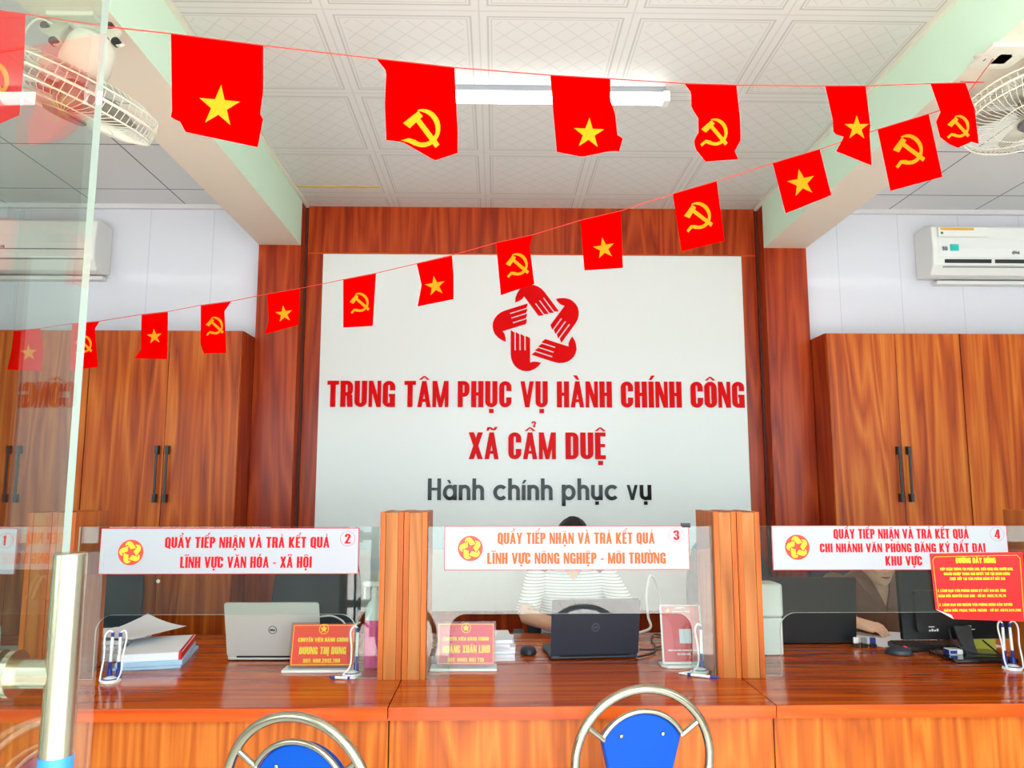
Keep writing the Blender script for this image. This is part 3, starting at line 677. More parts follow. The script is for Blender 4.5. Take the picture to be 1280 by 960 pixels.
F = [
 ('hammer', UPP, [(-48,8),(-46,80),(-42,150)], [(32,18),(30,80),(24,143)], (-12,100,24), 'flag cut by the left edge at the top, behind the glass door', [(.6,10)]),
 ('star', UPP, [(213.7,42.5),(215,144),(212.5,147),(225,152),(232,165)], [(329,57.5),(329,114),(325,142.5),(329,148),(322,184)], (274,133,27), 'largest flag, yellow star, top left beside the glass door edge', None),
 ('hammer', UPP, [(471,74),(483,89),(481,130),(483,175)], [(568,85),(572,161),(572,186)], (527,160,24), 'flag on upper string with hammer and sickle, hanging left of the tube lamp', [(.68,18)]),
 ('star', UPP, [(688,94.5),(691,134),(696,189)], [(763,99),(763,125),(769,143),(772,171),(779,171),(774,189)], (736,167,20), 'flag on upper string with a star and rolled-up hem, across the lamp', [(.4,7)]),
 ('hammer', UPP, [(856,105),(864,116),(864,134),(873,148),(873,166),(867.5,175),(869,186),(882,202)], [(920.5,107),(925,148),(926,175),(918,189),(923,199)], (893,165,17), 'crumpled hammer and sickle flag on upper string, right of the lamp', None),
 ('star', UPP, [(1031.5,108),(1040.6,148),(1042,167),(1055,171),(1045,189)], [(1082,108),(1088,157),(1087,166),(1089.5,207)], (1071,160,16), 'twisted star flag with notched left edge, on upper string at right', None),
 ('hammer', UPP, [(1163,105),(1175.7,140),(1170,152),(1175,170),(1186,178)], [(1207,104),(1218.4,136),(1221,160.6),(1223.5,181)], (1198,158,14), 'last flag of upper string, next to the right fan', [(.3,6),(.75,-3)]),
 ('hammer', LOW, [(1097,162.5),(1113,238.6)], [(1161,143),(1178,221)], (1135,187,19), 'straight tilted hammer and sickle flag, top right of lower string', None),
 ('star', LOW, [(966,204.6),(982,266.7)], [(1025,187),(1039,244)], (1002,228.6,18), 'star flag on lower string in front of the right beam', None),
 ('hammer', LOW, [(841,243),(852,314)], [(896,227),(905.5,301)], (872,269.6,17), 'hammer and sickle flag in front of the wood above board\'s top right', None),
 ('star', LOW, [(725.5,276),(730.5,338)], [(776,264),(778.6,335)], (755,310.6,14), 'star flag crossing the top edge of the white board', None),
 ('hammer', LOW, [(620,304),(626,369)], [(666,294),(662,308),(668,355)], (646,330.5,14), 'hammer and sickle flag touching the red emblem of the board', None),
 ('star', LOW, [(521,330),(527,356),(522,383)], [(565,319.6),(567,345),(567,374)], (544,357.5,13), 'star flag in front of the upper left of the white board', None),
 ('hammer', LOW, [(429,350),(429,409.5)], [(470,342),(466,407.5)], (449,378,12), 'hammer and sickle flag near the left edge of the white board', None),
 ('star', LOW, [(334,368),(336,400),(331,418)], [(375,361),(373,406)], (355,392.5,11), 'star flag in front of the left wooden column', None),
 ('hammer', LOW, [(251,382),(250.5,430),(255,442)], [(289,377),(280.5,389),(283,441)], (268,407,11), 'hammer and sickle flag in front of the left cabinet\'s right door', None),
 ('star', LOW, [(177,393.6),(176,437.5),(168,448)], [(210,390),(209,449)], (193,420.6,10), 'star flag in front of the left cabinet\'s left door', None),
 ('hammer', LOW, [(90,405),(87,463)], [(124.5,402),(118.5,411),(122.6,459)], (104,430,11), 'hammer and sickle flag half hidden by the glass door edge', None),
 ('star', LOW, [(17,414),(14,440),(9,462)], [(50.6,411),(54,437),(52,464)], (36,441,11), 'star flag at far left on lower string, behind the glass door', None),
]
for i, (kd, sp, l, r, e, lb, bt) in enumerate(F):
    flag(kd, l, r, sp, e, lb, bt, wave=.008 if sp is UPP else .006, seed=i)
def cord(name, px, span, label, extra0=None, extra1=None):
    P = [at(x, y, inv_depth(x, *span)) for x, y in px]
    if extra0: P = [Vector(extra0)]+P
    if extra1: P = P+[Vector(extra1)]
    tag(MB().tube(P, .0016, 6).obj(name, m_string, smooth=True), label, 'string', 'flag strings')
cord('flag_string', [(-48,7.5),(32,17.5),(130,33),(213,42),(329,57),(471,73.5),(568,84.5),(688,94),(763,98.5),(856,104.5),(920,106.5),(1031,107.5),(1082,107.5),(1163,104.5),(1207,103.5),(1230,103)], UPP, 'red string of the upper row of flags', (-1.35, 1.33, 2.6), (1.70, 2.62, 2.923))
cord('flag_string', [(9,414),(17,413.5),(50,410.5),(90,404.5),(124,401.5),(177,393),(210,389.5),(251,381.5),(289,376.5),(334,367.5),(375,360.5),(429,349.5),(470,341.5),(521,329.5),(565,319),(620,303.5),(666,293.5),(725,275.5),(776,263.5),(841,242.5),(896,226.5),(966,204),(1025,186.5),(1097,162),(1161,142.5),(1200,130)], LOW, 'thin red string of the lower, slanting row of flags', at(-60, 424, 4.0), (1.72, 2.45, 2.923))

# ================================================================ fans
def fan(c, nrm, R, mount, label, out):
    c = Vector(c); n = Vector(nrm).normalized(); K = .68; u = n.cross(Vector((0, 1, .2))).normalized(); w = n.cross(u)
    f = thing('wall_fan', label, 'fan', Vector(mount), 'ivory fans under the beams')
    def pt(r, a, h): return c+u*(r*math.cos(a))+w*(r*math.sin(a))+n*h*K
    def circ(r, h, k=48): return [pt(r, 2*PI*i/k, h) for i in range(k)]
    g = MB()
    for r, h, t in ((R, 0, .0045), (R*.98, .045, .003), (R*.55, .07, .0022), (.055, .078, .0022)): g.tube(circ(r, h), t, 6, True)
    for i in range(72):
        a = 2*PI*i/72; g.tube([pt(r, a+da, h) for r, h, da in ((R, 0, 0), (R*.985, .045, .02), (R*.8, .064, .06), (R*.5, .072, .12), (.05, .078, .2))], .0013, 4)
    g.obj('front_guard', m_ivory, f, smooth=True)
    g = MB()
    for r, h, t in ((R*.98, -.045, .003), (R*.6, -.088, .0022), (.07, -.098, .0025)): g.tube(circ(r, h), t, 6, True)
    for i in range(60):
        a = 2*PI*i/60; g.tube([pt(r, a, h) for r, h in ((R, 0), (R*.985, -.045), (R*.8, -.078), (R*.5, -.092), (.06, -.098))], .0013, 4)
    g.obj('rear_guard', m_ivory, f, smooth=True)
    b = MB()
    for i in range(4):
        a0 = 2*PI*i/4+.3; rings = []
        for j in range(9):
            t = j/8; r = .045+(R*.88-.045)*t; wd = math.radians(58)*(1-.25*t)*(.5 if j == 0 else 1)*(1 if j < 8 else .7)
            rings.append([pt(r, a0+wd*(k/6-.5), .022*(k/6-.5)*-2+.002*q) for k, q in [(k, 1) for k in range(7)]+[(k, -1) for k in range(6, -1, -1)]])
        b.loft(rings)
    b.ball(c, .05, .05, .05); b.obj('blades', mat('fan_blade_smoke', '#8A8272', .35), f, smooth='edge')
    MB().tube([c+n*.0565, c+n*.063], [.06, .055], 28).obj('badge', mat('fan_badge_grey', '#5C5A58', .4), f, smooth='edge')
    h = MB(); h.tube([c-n*.195, c-n*.185, c-n*.16, c-n*.10, c-n*.07], [.03, .052, .064, .070, .064], 28); h.obj('motor_housing', m_ivory, f, smooth='edge')
    mt = Vector(mount); o = Vector(out).normalized(); tail = c-n*.15; ax = u if abs(u.dot(o)) > .5 else u
    side = Vector((0, 1, 0)).cross(o) if abs(o.y) < .5 else Vector((1, 0, 0))
    # bracket: plate under the beam, yoke with two cheeks and black pivot bolts
    s1 = Vector((1, 0, 0)); s2 = Vector((0, 1, 0))
    bp = MB(); bp.box(mt.x-.075, mt.x+.075, mt.y-.075, mt.y+.075, mt.z-.016, mt.z); bp.obj('mount_plate', m_ivory, f, bevel=.005)
    jn = tail+(mt-tail)*.30
    bx = MB(); q = mt+Vector((0, 0, -.016)); bx.loft([[q+s1*a*.03+s2*b_*.035 for a, b_ in ((-1,-1),(1,-1),(1,1),(-1,1))], [jn+s1*a*.028+s2*b_*.03+Vector((0,0,.03)) for a, b_ in ((-1,-1),(1,-1),(1,1),(-1,1))]])
    bx.obj('neck', m_ivory, f, bevel=.01, seg=3)
    for s in (-1, 1):
        ck = MB(); A, B = q+s1*s*.075+Vector((0, -.03, -.001)), tail+s1*s*.088+Vector((0, -.03, 0))
        dd = (B-A); pp = s1*s; dn = dd.normalized()
        outl = [A-pp*.055, A+pp*.030, A+pp*.046+dd*.12, A+pp*.044+dd*.35, A+pp*.014+dd*.7, B+pp*.018, B+dn*.03, B-pp*.018, A-pp*.010+dd*.7, A-pp*.028+dd*.35]
        if s < 0: outl = outl[::-1]
        o1 = [p+Vector((0, .012, 0)) for p in outl]; n_ = len(outl); o0 = outl
        ck.add([*o0, *o1], [list(range(n_)), list(range(2*n_-1, n_-1, -1))]+[(i, n_+i, n_+(i+1) % n_, (i+1) % n_) for i in range(n_)])
        k = ck.obj('bracket_arm', m_ivory, f, bevel=.002)
        for P_ in (A+dd*.22+pp*.022, B-dn*.004):
            MB().tube([P_+Vector((0, .002, 0)), P_-Vector((0, .012, 0))], .0125, 12).obj('pivot_bolt', m_black, k, smooth='edge')
    lp = [q+Vector((-.045, -.02, -.02)), q+Vector((-.11, -.05, .0)), q+Vector((-.15, -.05, -.07)), q+Vector((-.12, -.04, -.14)), q+Vector((-.05, -.03, -.13)), tail+Vector((-.03, -.04, .03))]
    cr = []
    for i in range(len(lp)-1):
        for k_ in range(5):
            t = k_/5; p0, p1, p2, p3 = lp[max(i-1, 0)], lp[i], lp[i+1], lp[min(i+2, len(lp)-1)]
            cr.append(.5*((2*p1)+(p2-p0)*t+(2*p0-5*p1+4*p2-p3)*t*t+(3*p1-p0-3*p2+p3)*t**3))
    if mt.x < 0: MB().tube(cr+[lp[-1]], .0035, 8).obj('cable', m_ivory, f, smooth=True)
    return f
fan(at(90, 121, 2.12), (-.36, .10, -.92), .232, (-1.335, 2.33, 2.925), 'ivory fan under the left beam, half behind the glass door', (0, 0, 1))
fan(at(1290, 136, 2.62), (.06, -.20, -.97), .24, (1.735, 2.44, 2.925), 'ivory fan under the right beam, cut by the right edge', (0, 0, 1))
# ================================================================ things on the counters
TZ = .7602
def frame(o, ux, uz):                              # text plane: x along ux, up along uz, y into the card
    ux, uz = Vector(ux).normalized(), Vector(uz).normalized(); n = uz.cross(ux)
    M = Matrix(((ux.x, n.x, uz.x, o[0]), (ux.y, n.y, uz.y, o[1]), (ux.z, n.z, uz.z, o[2]), (0, 0, 0, 1))); return M
def rrect(w, h, r, x0=0., z0=0., k=5):
    o = []
    for cx, cz, a in ((w-r, h-r, 0), (r, h-r, 90), (r, r, 180), (w-r, r, 270)):
        o += [(x0+cx+r*math.cos(math.radians(a+90*i/k)), z0+cz+r*math.sin(math.radians(a+90*i/k))) for i in range(k+1)]
    return o
m_silver = mat('laptop_silver', '#C6C6C0', .4, metal=.2)
m_dark = mat('laptop_dark', '#2A313D', .4); m_faint = mat('lid_mark_faint', '#47505C', .35)
m_blk2 = mat('laptop_black', '#14161A', .4)
m_screen = mat('screen_dark', '#0B0D12', .08)
m_keys = mat('keys_black', '#202226', .5)
def laptop(cx, y, w, dp, lid, lean, rot, m, mark, label):
    l = thing('laptop', label, 'laptop', (cx, y, TZ), 'laptops on the counters')
    b = MB().slab(rrect(w, dp, .012, cx-w/2, y), TZ+.004, TZ+.018); b.obj('base', m, l, smooth='edge', bevel=.002)
    MB().box(cx-w*.43, cx+w*.43, y+.03, y+dp*.52, TZ+.0181, TZ+.0195).obj('keyboard', m_keys, l)
    U = Vector((0, -math.sin(lean), math.cos(lean))); M = frame((cx-w/2, y, TZ+.016), (1, 0, 0), U)
    q = MB(); q.M = M; q.prism(rrect(w, lid, .011), 0, .006); ld = q.obj('lid', m, l, smooth='edge', bevel=.0015)
    q = MB(); q.M = M; q.prism(rrect(w-.012, lid-.018, .004, .006, .012), .0062, .0072); q.obj('screen', m_screen, ld)
    q = MB(); q.M = M; q.prism([(w*.1, -.008), (w*.9, -.008), (w*.9, .004), (w*.1, .004)], -.001, .007); q.obj('hinge', m_blk2, l)
    if mark:
        q = MB(); q.M = M
        q.tube([(w/2+.0155*math.cos(2*PI*i/32), -.0004, lid*.5+.0155*math.sin(2*PI*i/32)) for i in range(32)], .0013, 6, True)
        text(q, mark, w/2-.011, w/2+.011, lid*.5-.004, .008, -.0001, .0008); q.obj('lid_mark', m_faint if m is m_dark else m_black, ld)
    l.rotation_euler.z = rot; return l
laptop(-.880, 3.185, .372, .24, .226, math.radians(16), math.radians(-1), m_silver, 'DELL', 'silver laptop seen from behind on the counter under sign 2')
laptop(.397, 3.185, .357, .24, .232, math.radians(14), math.radians(5), m_dark, 'HP', 'dark slate laptop seen from behind on the middle counter')
laptop(1.385, 3.46, .40, .25, .275, math.radians(6), math.radians(-1), m_blk2, None, 'black laptop seen from behind, beside the white box on the right counter')
laptop(-2.16, 3.17, .372, .24, .245, math.radians(15), math.radians(2), m_silver, None, 'silver laptop at the left edge behind the glass door')

# pen stands -------------------------------------------------------------
def pen_parts(parent, a, b, name='pen'):
    a, b = Vector(a), Vector(b); d = b-a
    p = MB().tube([a+d*.30, a+d*.96], .0052, 12).obj(name, m_white, parent, smooth='edge')
    MB().tube([a, a+d*.06, a+d*.10, a+d*.30], [.001, .003, .0056, .0058], 12).obj('grip', m_blue, p, smooth='edge')
    MB().tube([a+d*.90, a+d], .0056, 12).obj('cap', m_blue, p, smooth='edge')
def spline(lp, k_=6):
    cr = []; lp = [Vector(p) for p in lp]
    for i in range(len(lp)-1):
        for k in range(k_):
            t = k/k_; p0, p1, p2, p3 = lp[max(i-1, 0)], lp[i], lp[i+1], lp[min(i+2, len(lp)-1)]
            cr.append(.5*((2*p1)+(p2-p0)*t+(2*p0-5*p1+4*p2-p3)*t*t+(3*p1-p0-3*p2+p3)*t**3))
    return cr+[lp[-1]]
def pen_stand(x, y, lying, label, uprights=1, yaw=0.):
    s = thing('pen_stand', label, 'pen stand', (x, y, TZ), 'corded pen stands on the counters')
    V = lambda a, b, c: Vector((x+a, y+b, TZ+c))
    MB().tube([V(0,0,0), V(0,0,.006), V(0,0,.011), V(0,0,.014)], [.034, .034, .029, .018], 32).obj('base', m_white, s, smooth='edge')
    MB().tube([V(0, 0, .0105), V(0, 0, .0125)], [.0305, .027], 32).obj('base_ring', m_blue, s, smooth='edge')
    MB().tube([V(0, 0, .0142), V(0, 0, .017)], [.017, .013], 24).obj('base_cap', m_white, s, smooth='edge')
    for i in range(uprights):
        ox = .012 if uprights == 1 else (-.014 if i == 0 else .018)
        MB().tube([V(ox, .018, .008), V(ox, .018, .040)], [.0105, .0085], 16).obj('pen_socket', m_blue, s, smooth='edge')
        lx = .004*(1 if i == 0 else -1)
        pen_parts(s, V(ox, .018, .022), V(ox+lx*.6, .020, .165))
        c = spline([V(ox+lx*.6, .020, .166), V(ox-.010*(1 if i == 0 else -1.4), .018, .172), V(ox-.022*(1 if i == 0 else -1.1), .012, .15), V(ox-.016*(1 if i == 0 else -1.2), .004, .09), V(ox-.018*(1 if i == 0 else -1.1), -.006, .035), V(-.03*(1 if i == 0 else -1), -.018, .006)], 6)
        MB().tube(c, .0032, 8).obj('cord', m_white, s, smooth=True)
    if lying:
        (ax, ay), (bx, by) = lying
        pen_parts(s, V(ax, ay, .0062), V(bx, by, .0062))
        dx, dy = bx-ax, by-ay
        c = spline([V(bx, by, .0062), V(bx+dx*.22, by+dy*.22+.004, .006), V(bx+dx*.2, by+.024, .005), V((bx*.3), by*.3+.012, .005), V(-.02, -.012, .010)], 6)
        MB().tube(c, .0032, 8).obj('cord', m_white, s, smooth=True)
    return s
pen_stand(-.527, 2.942, ((-.072, -.048), (.005, -.062)), 'pen stand with one standing and one lying pen beside the left name plate')
pen_stand(.762, 2.962, ((.045, -.105), (-.058, -.052)), 'pen stand with a standing and a lying pen before the tall red card')
pen_stand(1.962, 2.990, None, 'pen stand with two upright pens below the red notice', 2)
pen_stand(-1.368, 2.872, None, 'white pen stand beside the steel door handle, in front of the papers', 2)

# name plates -------------------------------------------------------------
m_card = mat('name_card_red', '#F23A14', .3)
m_card2 = mat('name_card_pinkred', '#E0223A', .3)
m_acr_base = mat('acrylic_base_frosted', '#D9DBD6', .25)
def plate(x0, x1, y, h, m, lines, label, lean=.24, emblem=True):
    s = thing('name_plate', label, 'name plate', ((x0+x1)/2, y, TZ), 'red name plates in clear stands')
    MB().box(x0-.018, x1+.004, y-.028, y+.055, TZ, TZ+.010).obj('stand_base', m_acr_base, s, bevel=.002)
    w = x1-x0; M = frame((x0, y-.004, TZ+.0135), (1, 0, 0), (0, lean, 1))
    q = MB(); q.M = M; q.prism(rrect(w, h, .004, 0, -.002), -.0035, -.0015); q.obj('clear_front', m_acry, s)
    q = MB(); q.M = M; q.prism(rrect(w-.012, h-.014, .002, .006, .006), 0, .0012); c = q.obj('card', m, s)
    q = MB(); q.M = M; q.prism(rrect(w, h, .004, 0, -.002), .0025, .0045); q.obj('clear_back', m_acry, s)
    q = MB(); q.M = M
    for a in ((.010, w-.010, .010, .012), (.010, w-.010, h-.014, .0 + h-.012), (.010, .012, .012, h-.014), (w-.012, w-.010, .012, h-.014)): q.prism([(a[0], a[2]), (a[1], a[2]), (a[1], a[3]), (a[0], a[3])], -.0006, 0)
    q.obj('card_border', m_yellow, c)
    if lines:
        q = MB(); q.M = M
        for tx, a, b, z, cap in lines: text(q, tx, a*w, b*w, z*h, cap*h, -.0001, .0006)
        q.obj('lettering', m_yellow, c)
    if emblem:
        q = MB(); q.M = M; cx, cz, R = w*.5, h*.84, h*.085; q.prism(star_pts(cx, cz, R, .5), -.0006, -.0001)
        q.tube([(cx+R*1.25*math.cos(2*PI*i/24), -.0004, cz+R*1.25*math.sin(2*PI*i/24)) for i in range(24)], .0012, 5, True); q.obj('crest', m_yellow, c)
    return s
plate(-.778, -.530, 3.010, .165, m_card, [('CHUYÊN VIÊN HÀNH CHÍNH', .12, .88, .56, .09), ('DƯƠNG THỊ DUNG', .15, .86, .29, .16), ('SĐT: 098.2912.788', .22, .78, .11, .085)], 'orange-red name plate in front of the silver laptop')
plate(-.228, .002, 3.02, .165, m_card2, [('CHUYÊN VIÊN HÀNH CHÍNH', .12, .88, .56, .08), ('HOÀNG XUÂN LINH', .12, .90, .29, .17), ('SĐT: 0905 801 719', .2, .80, .10, .085)], 'pinkish red name plate right of the post between sign 2 and sign 3')
plate(-2.26, -1.985, 2.98, .10, m_card, None, 'red name plate at the left edge, low behind the door handle', emblem=False)

# tall red card stand ---------------------------------------------------------
m_qr = mat('notice_card_red', '#CE1A18', .3)
s = thing('card_stand', 'tall red card with yellow star in a clear stand beside the right post', 'card stand', (.73, 3.06, TZ))
MB().slab([(.636, 3.05), (.655, 3.022), (.785, 3.022), (.803, 3.05), (.803, 3.10), (.636, 3.10)], TZ, TZ+.010).obj('stand_base', m_acr_base, s, bevel=.002)
M = frame((.642, 3.045, TZ+.012), (1, 0, 0), (0, .17, 1)); w, h = .160, .218
q = MB(); q.M = M; q.prism(rrect(w, h, .004), .0025, .0055); q.obj('clear_back', m_acr_base, s)
q = MB(); q.M = M; q.prism(rrect(w-.014, h-.012, .002, .007, .008), 0, .0015); cd = q.obj('card', m_qr, s)
q = MB(); q.M = M; q.prism(rrect(w, h, .004), -.0035, -.0018); q.obj('clear_front', m_acry, s)
q = MB(); q.M = M; q.prism(star_pts(.030, h-.022, .011), -.0006, -.0001); q.obj('star', m_yellow, cd)
q = MB(); q.M = M
for tx, a, b, z, cap in (('VNPT', .38, .62, .93, .035), ('HÀNH CHÍNH CÔNG', .30, .72, .875, .02), ('TRUNG TÂM PHỤC VỤ HÀNH CHÍNH CÔNG', .14, .90, .215, .026), ('XÃ CẨM DUỆ', .36, .68, .15, .03)): text(q, tx, a*w, b*w, z*h, cap*h, -.0001, .0006)
q.obj('lettering', m_white, cd)
q = MB(); q.M = M; q.prism([(.070, .075), (.116, .075), (.116, .128), (.070, .128)], -.0006, -.0001); q.obj('white_square', mat('label_grey_white', '#D2D4D6', .5), cd)

# papers ------------------------------------------------------------------
m_folder = mat('folder_pale_blue', '#A9CBE6', .5); m_binder = mat('binder_red', '#E01416', .35)
def quadslab(c, hx, hy, rot, z0, z1):
    cx, cy = c; k, s_ = math.cos(rot), math.sin(rot)
    return MB().slab([(cx+a*hx*k-b*hy*s_, cy+a*hx*s_+b*hy*k) for a, b in ((-1,-1),(1,-1),(1,1),(-1,1))], z0, z1)
rot0 = math.radians(13)
tag(quadslab((-1.352, 3.225), .12, .185, rot0-.04, TZ, TZ+.012).obj('folder', m_folder, bevel=.002), 'pale blue folder at the bottom of the stack under the red-spined binder', 'folder', 'folders in the stack')
tag(quadslab((-1.350, 3.215), .118, .178, rot0, TZ+.0122, TZ+.030).obj('folder', m_folder, bevel=.002), 'pale blue folder directly beneath the red-spined binder', 'folder', 'folders in the stack')
b = thing('binder', 'thick white binder with a red spine, topmost of the stack near the door handle', 'binder', (-1.35, 3.215, TZ+.0302))
quadslab((-1.356, 3.215), .108, .172, rot0, TZ+.0312, TZ+.058).obj('pages', m_paper, b, bevel=.001)
k, s_ = math.cos(rot0), math.sin(rot0)
quadslab((-1.356+.1135*k, 3.215+.1135*s_), .005, .175, rot0, TZ+.0302, TZ+.061).obj('spine', m_binder, b, bevel=.002)
quadslab((-1.35, 3.217), .114, .175, rot0, TZ+.0302, TZ+.0312).obj('bottom_cover', m_folder, b)
quadslab((-1.35, 3.217), .114, .175, rot0, TZ+.0581, TZ+.0595).obj('top_cover', m_paper, b)
def sheet(c, w, h, rot, z, curl, label, grp, amp=.03):
    m = MB(); nx, ny = 8, 10; k, s_ = math.cos(rot), math.sin(rot); vs = []
    for dz in (0, .0012):
        for j in range(ny+1):
            for i in range(nx+1):
                a, b = (i/nx-.5)*w, (j/ny-.5)*h; t = j/ny; u = i/nx
                zz = z+dz+amp*max(0, curl[0]*u+curl[1]*t+curl[2])**2
                vs.append((c[0]+a*k-b*s_, c[1]+a*s_+b*k, zz))
    n1 = nx+1; o = n1*(ny+1); fs = []
    for j in range(ny):
        for i in range(nx): p = (j*n1+i, j*n1+i+1, (j+1)*n1+i+1, (j+1)*n1+i); fs += [p[::-1], tuple(o+x for x in p)]
    ring = [i for i in range(n1)]+[j*n1+nx for j in range(1, ny+1)]+[ny*n1+i for i in range(nx-1, -1, -1)]+[j*n1 for j in range(ny-1, 0, -1)]
    for p, q in zip(ring, ring[1:]+ring[:1]): fs.append((p, q, o+q, o+p))
    m.add(vs, fs); return tag(m.obj('paper_sheet', m_paper, smooth='edge'), label, 'paper', grp)
for i, (dx, dy, r) in enumerate(((0, 0, .1), (.008, .01, .02), (-.01, .004, .2), (.012, -.008, -.06), (.0, .012, .14))):
    tag(quadslab((-1.61+dx, 3.325+dy), .105, .148, r, TZ+i*.0155, TZ+i*.0155+.015).obj('document_stack', m_paper, bevel=.001), 'white document bundle in the heap right behind the steel door handle', 'papers', 'heap of documents by the handle')
sheet((-1.53, 3.34), .21, .297, .15, TZ+.0785, (1.0, .5, -.25), 'white sheet curling up on top of the heap behind the door handle', None, .014)
sheet((-1.47, 3.31), .21, .297, -.35, TZ+.094, (-.9, .9, .05), 'bent white sheet lying across the heap behind the door handle', None, .045)
for i, (dx, r) in enumerate(((.0, .05), (.008, -.04), (-.006, .12), (.004, .0), (-.004, -.1), (-.012, .07))):
    tag(quadslab((-.075+dx, 3.26), .148, .105, r, TZ+i*.0135, TZ+i*.0135+.013).obj('document_stack', m_paper, bevel=.001), 'white document bundle stacked behind the pinkish red name plate', 'papers', 'documents behind the name plate')
sheet((1.69, 3.56), .21, .297, .5, TZ+.0004, (0, 0, 0), 'white sheet on the right counter, beside the small stamps', None)
sheet((1.88, 3.55), .21, .297, -.35, TZ+.0022, (.2, 0, 0), 'white sheet under the hand of the person in brown', None, .004)
tag(quadslab((2.03, 3.42), .15, .05, .05, TZ, TZ+.004).obj('paper_sheet', m_paper), 'white sheet edge showing behind the keyboard under the monitor', 'paper')

# bottle, cables, mice -------------------------------------------------------
b = thing('spray_bottle', 'pink bottle with clear neck and white nozzle, left of the middle post', 'bottle', (-.468, 3.075, TZ))
def lathe(mb, x, y, prof, n=28): return mb.loft([[(x+r*math.cos(2*PI*i/n), y+r*math.sin(2*PI*i/n), TZ+z) for i in range(n)] for r, z in prof])
lathe(MB(), -.468, 3.075, [(.034, 0), (.038, .004), (.038, .05), (.038, .17), (.0375, .178)]).obj('liquid_body', mat('bottle_pink', '#EE5A9E', .2, coat=.3), b, smooth='edge')
lathe(MB(), -.468, 3.075, [(.0374, .1785), (.037, .20), (.030, .235), (.016, .252), (.014, .262)]).obj('shoulder', mat('bottle_clear_white', '#DDE5E3', .15), b, smooth='edge')
lathe(MB(), -.468, 3.075, [(.017, .2622), (.017, .285), (.012, .29), (.012, .30)]).obj('collar', m_white, b, smooth='edge')
MB().box(-.515, -.448, 3.062, 3.088, TZ+.3002, TZ+.322).obj('nozzle', m_white, b, bevel=.006)
MB().box(-.512, -.504, 3.070, 3.080, TZ+.255, TZ+.3003).obj('trigger', m_white, b, bevel=.002)
def cable(pts, m, r, label): return tag(MB().tube(spline(pts, 8), r, 8).obj('cable', m, smooth=True), label, 'cable')
cable([at(399, 771, 3.3), at(415, 770, 3.3), at(428, 776, 3.28), at(436, 786, 3.22), at(450, 778, 3.12)], m_white, .0035, 'white cable curving from the silver laptop to the pink bottle')
cable([atz(800, 812, TZ+.012), atz(815, 812, TZ+.006), atz(822, 809, TZ+.006), atz(836, 806, TZ+.006)], m_black, .0032, 'black cable lying between the dark laptop and the red card stand, upper one')
cable([atz(797, 821, TZ+.006), atz(808, 819, TZ+.006), atz(818, 815, TZ+.006), atz(819, 806, TZ+.006), atz(814, 800, TZ+.006), atz(818, 793, TZ+.006), atz(838, 797, TZ+.006)], m_black, .0032, 'kinked black cable beside the dark laptop, crossing the other')
cable([Vector((.60, 3.62, TZ+.009)), at(812, 786, 3.6), at(810, 770, 3.62), at(808, 745, 3.66), at(813, 720, 3.8), at(822, 735, 3.95), at(832, 790, 4.0)], m_white, .006, 'white cable looping up behind the dark laptop')
def mouse(x, y, rot, label):
    o = thing('mouse', label, 'mouse', (x, y, TZ), 'computer mice')
    m = MB(); rings = []
    for j in range(11):
        t = j/10; z = TZ+.002+.034*t; k = math.sqrt(max(0.001, 1-t**2.4)); rings.append([(x+.031*k*(1+.08*math.cos(2*a))*math.cos(a), y+.052*k*math.sin(a)+.004*t, z) for a in (2*PI*i/28 for i in range(28))])
    m.loft(rings); m.obj('shell', m_dark, o, smooth=True)
    MB().ball((x, y+.026, TZ+.0325), .0035, .009, .006).obj('wheel', m_binder, o, smooth=True)
    MB().box(x-.0008, x+.0008, y+.008, y+.046, TZ+.026, TZ+.0345).obj('button_gap', m_black, o)
    o.rotation_euler.z = rot; return o
mouse(.136, 3.30, math.radians(185), 'black mouse with red wheel left of the dark laptop')
mouse(1.660, 3.245, math.radians(235), 'black mouse with red mark beside the monitor base')

# white box, monitor and small things of the right counter ------------------------
w = thing('white_box', 'two-part white plastic device right of the post under sign 4', 'device', (1.105, 3.3, TZ))
MB().slab(rrect(.165, .13, .02, 1.022, 3.24), TZ, TZ+.148).obj('lower_body', m_white, w, smooth='edge', bevel=.004)
MB().slab(rrect(.172, .136, .024, 1.020, 3.237), TZ+.1495, TZ+.285).obj('upper_body', m_white, w, smooth='edge', bevel=.012, seg=3)
mo = thing('monitor', 'black monitor seen from behind on the right counter, under the red notice', 'monitor', (2.0, 3.22, TZ))
x0, x1, y0 = at(1127, 760, 3.27).x, at(1127, 760, 3.27).x+.56, 3.27
z0 = at(1127, 800, 3.27).z
M = frame((x0, y0, z0), (1, .05, 0), (0, .05, 1)); w_ = x1-x0
q = MB(); q.M = M; q.prism(rrect(w_, .335, .006), 0, .022); q.obj('panel', m_black, mo, smooth='edge', bevel=.003)
q = MB(); q.M = M; q.prism(rrect(w_-.1, .17, .02, .05, .03), -.022, -.0002); hs = q.obj('rear_housing', m_black, mo, smooth='edge', bevel=.008)
q = MB(); q.M = M; q.prism(rrect(w_-.02, .31, .003, .01, .018), .0222, .0228); q.obj('screen', m_screen, mo)
q = MB(); q.M = M
for i in range(4): q.prism([(.10+i*.011, .036), (.108+i*.011, .036), (.108+i*.011, .042+.004*(i % 2)), (.10+i*.011, .042+.004*(i % 2))], -.0226, -.0221)
q.prism([(.10, .052), (.125, .052), (.125, .056), (.10, .056)], -.0226, -.0221); q.prism([(.24, .04), (.30, .04), (.30, .044), (.24, .044)], -.0226, -.0221); q.prism([(.255, .05), (.285, .05), (.285, .058), (.255, .058)], -.0226, -.0221)
q.obj('port_labels', m_white, hs)
nx = at(1212, 800, 3.2).x
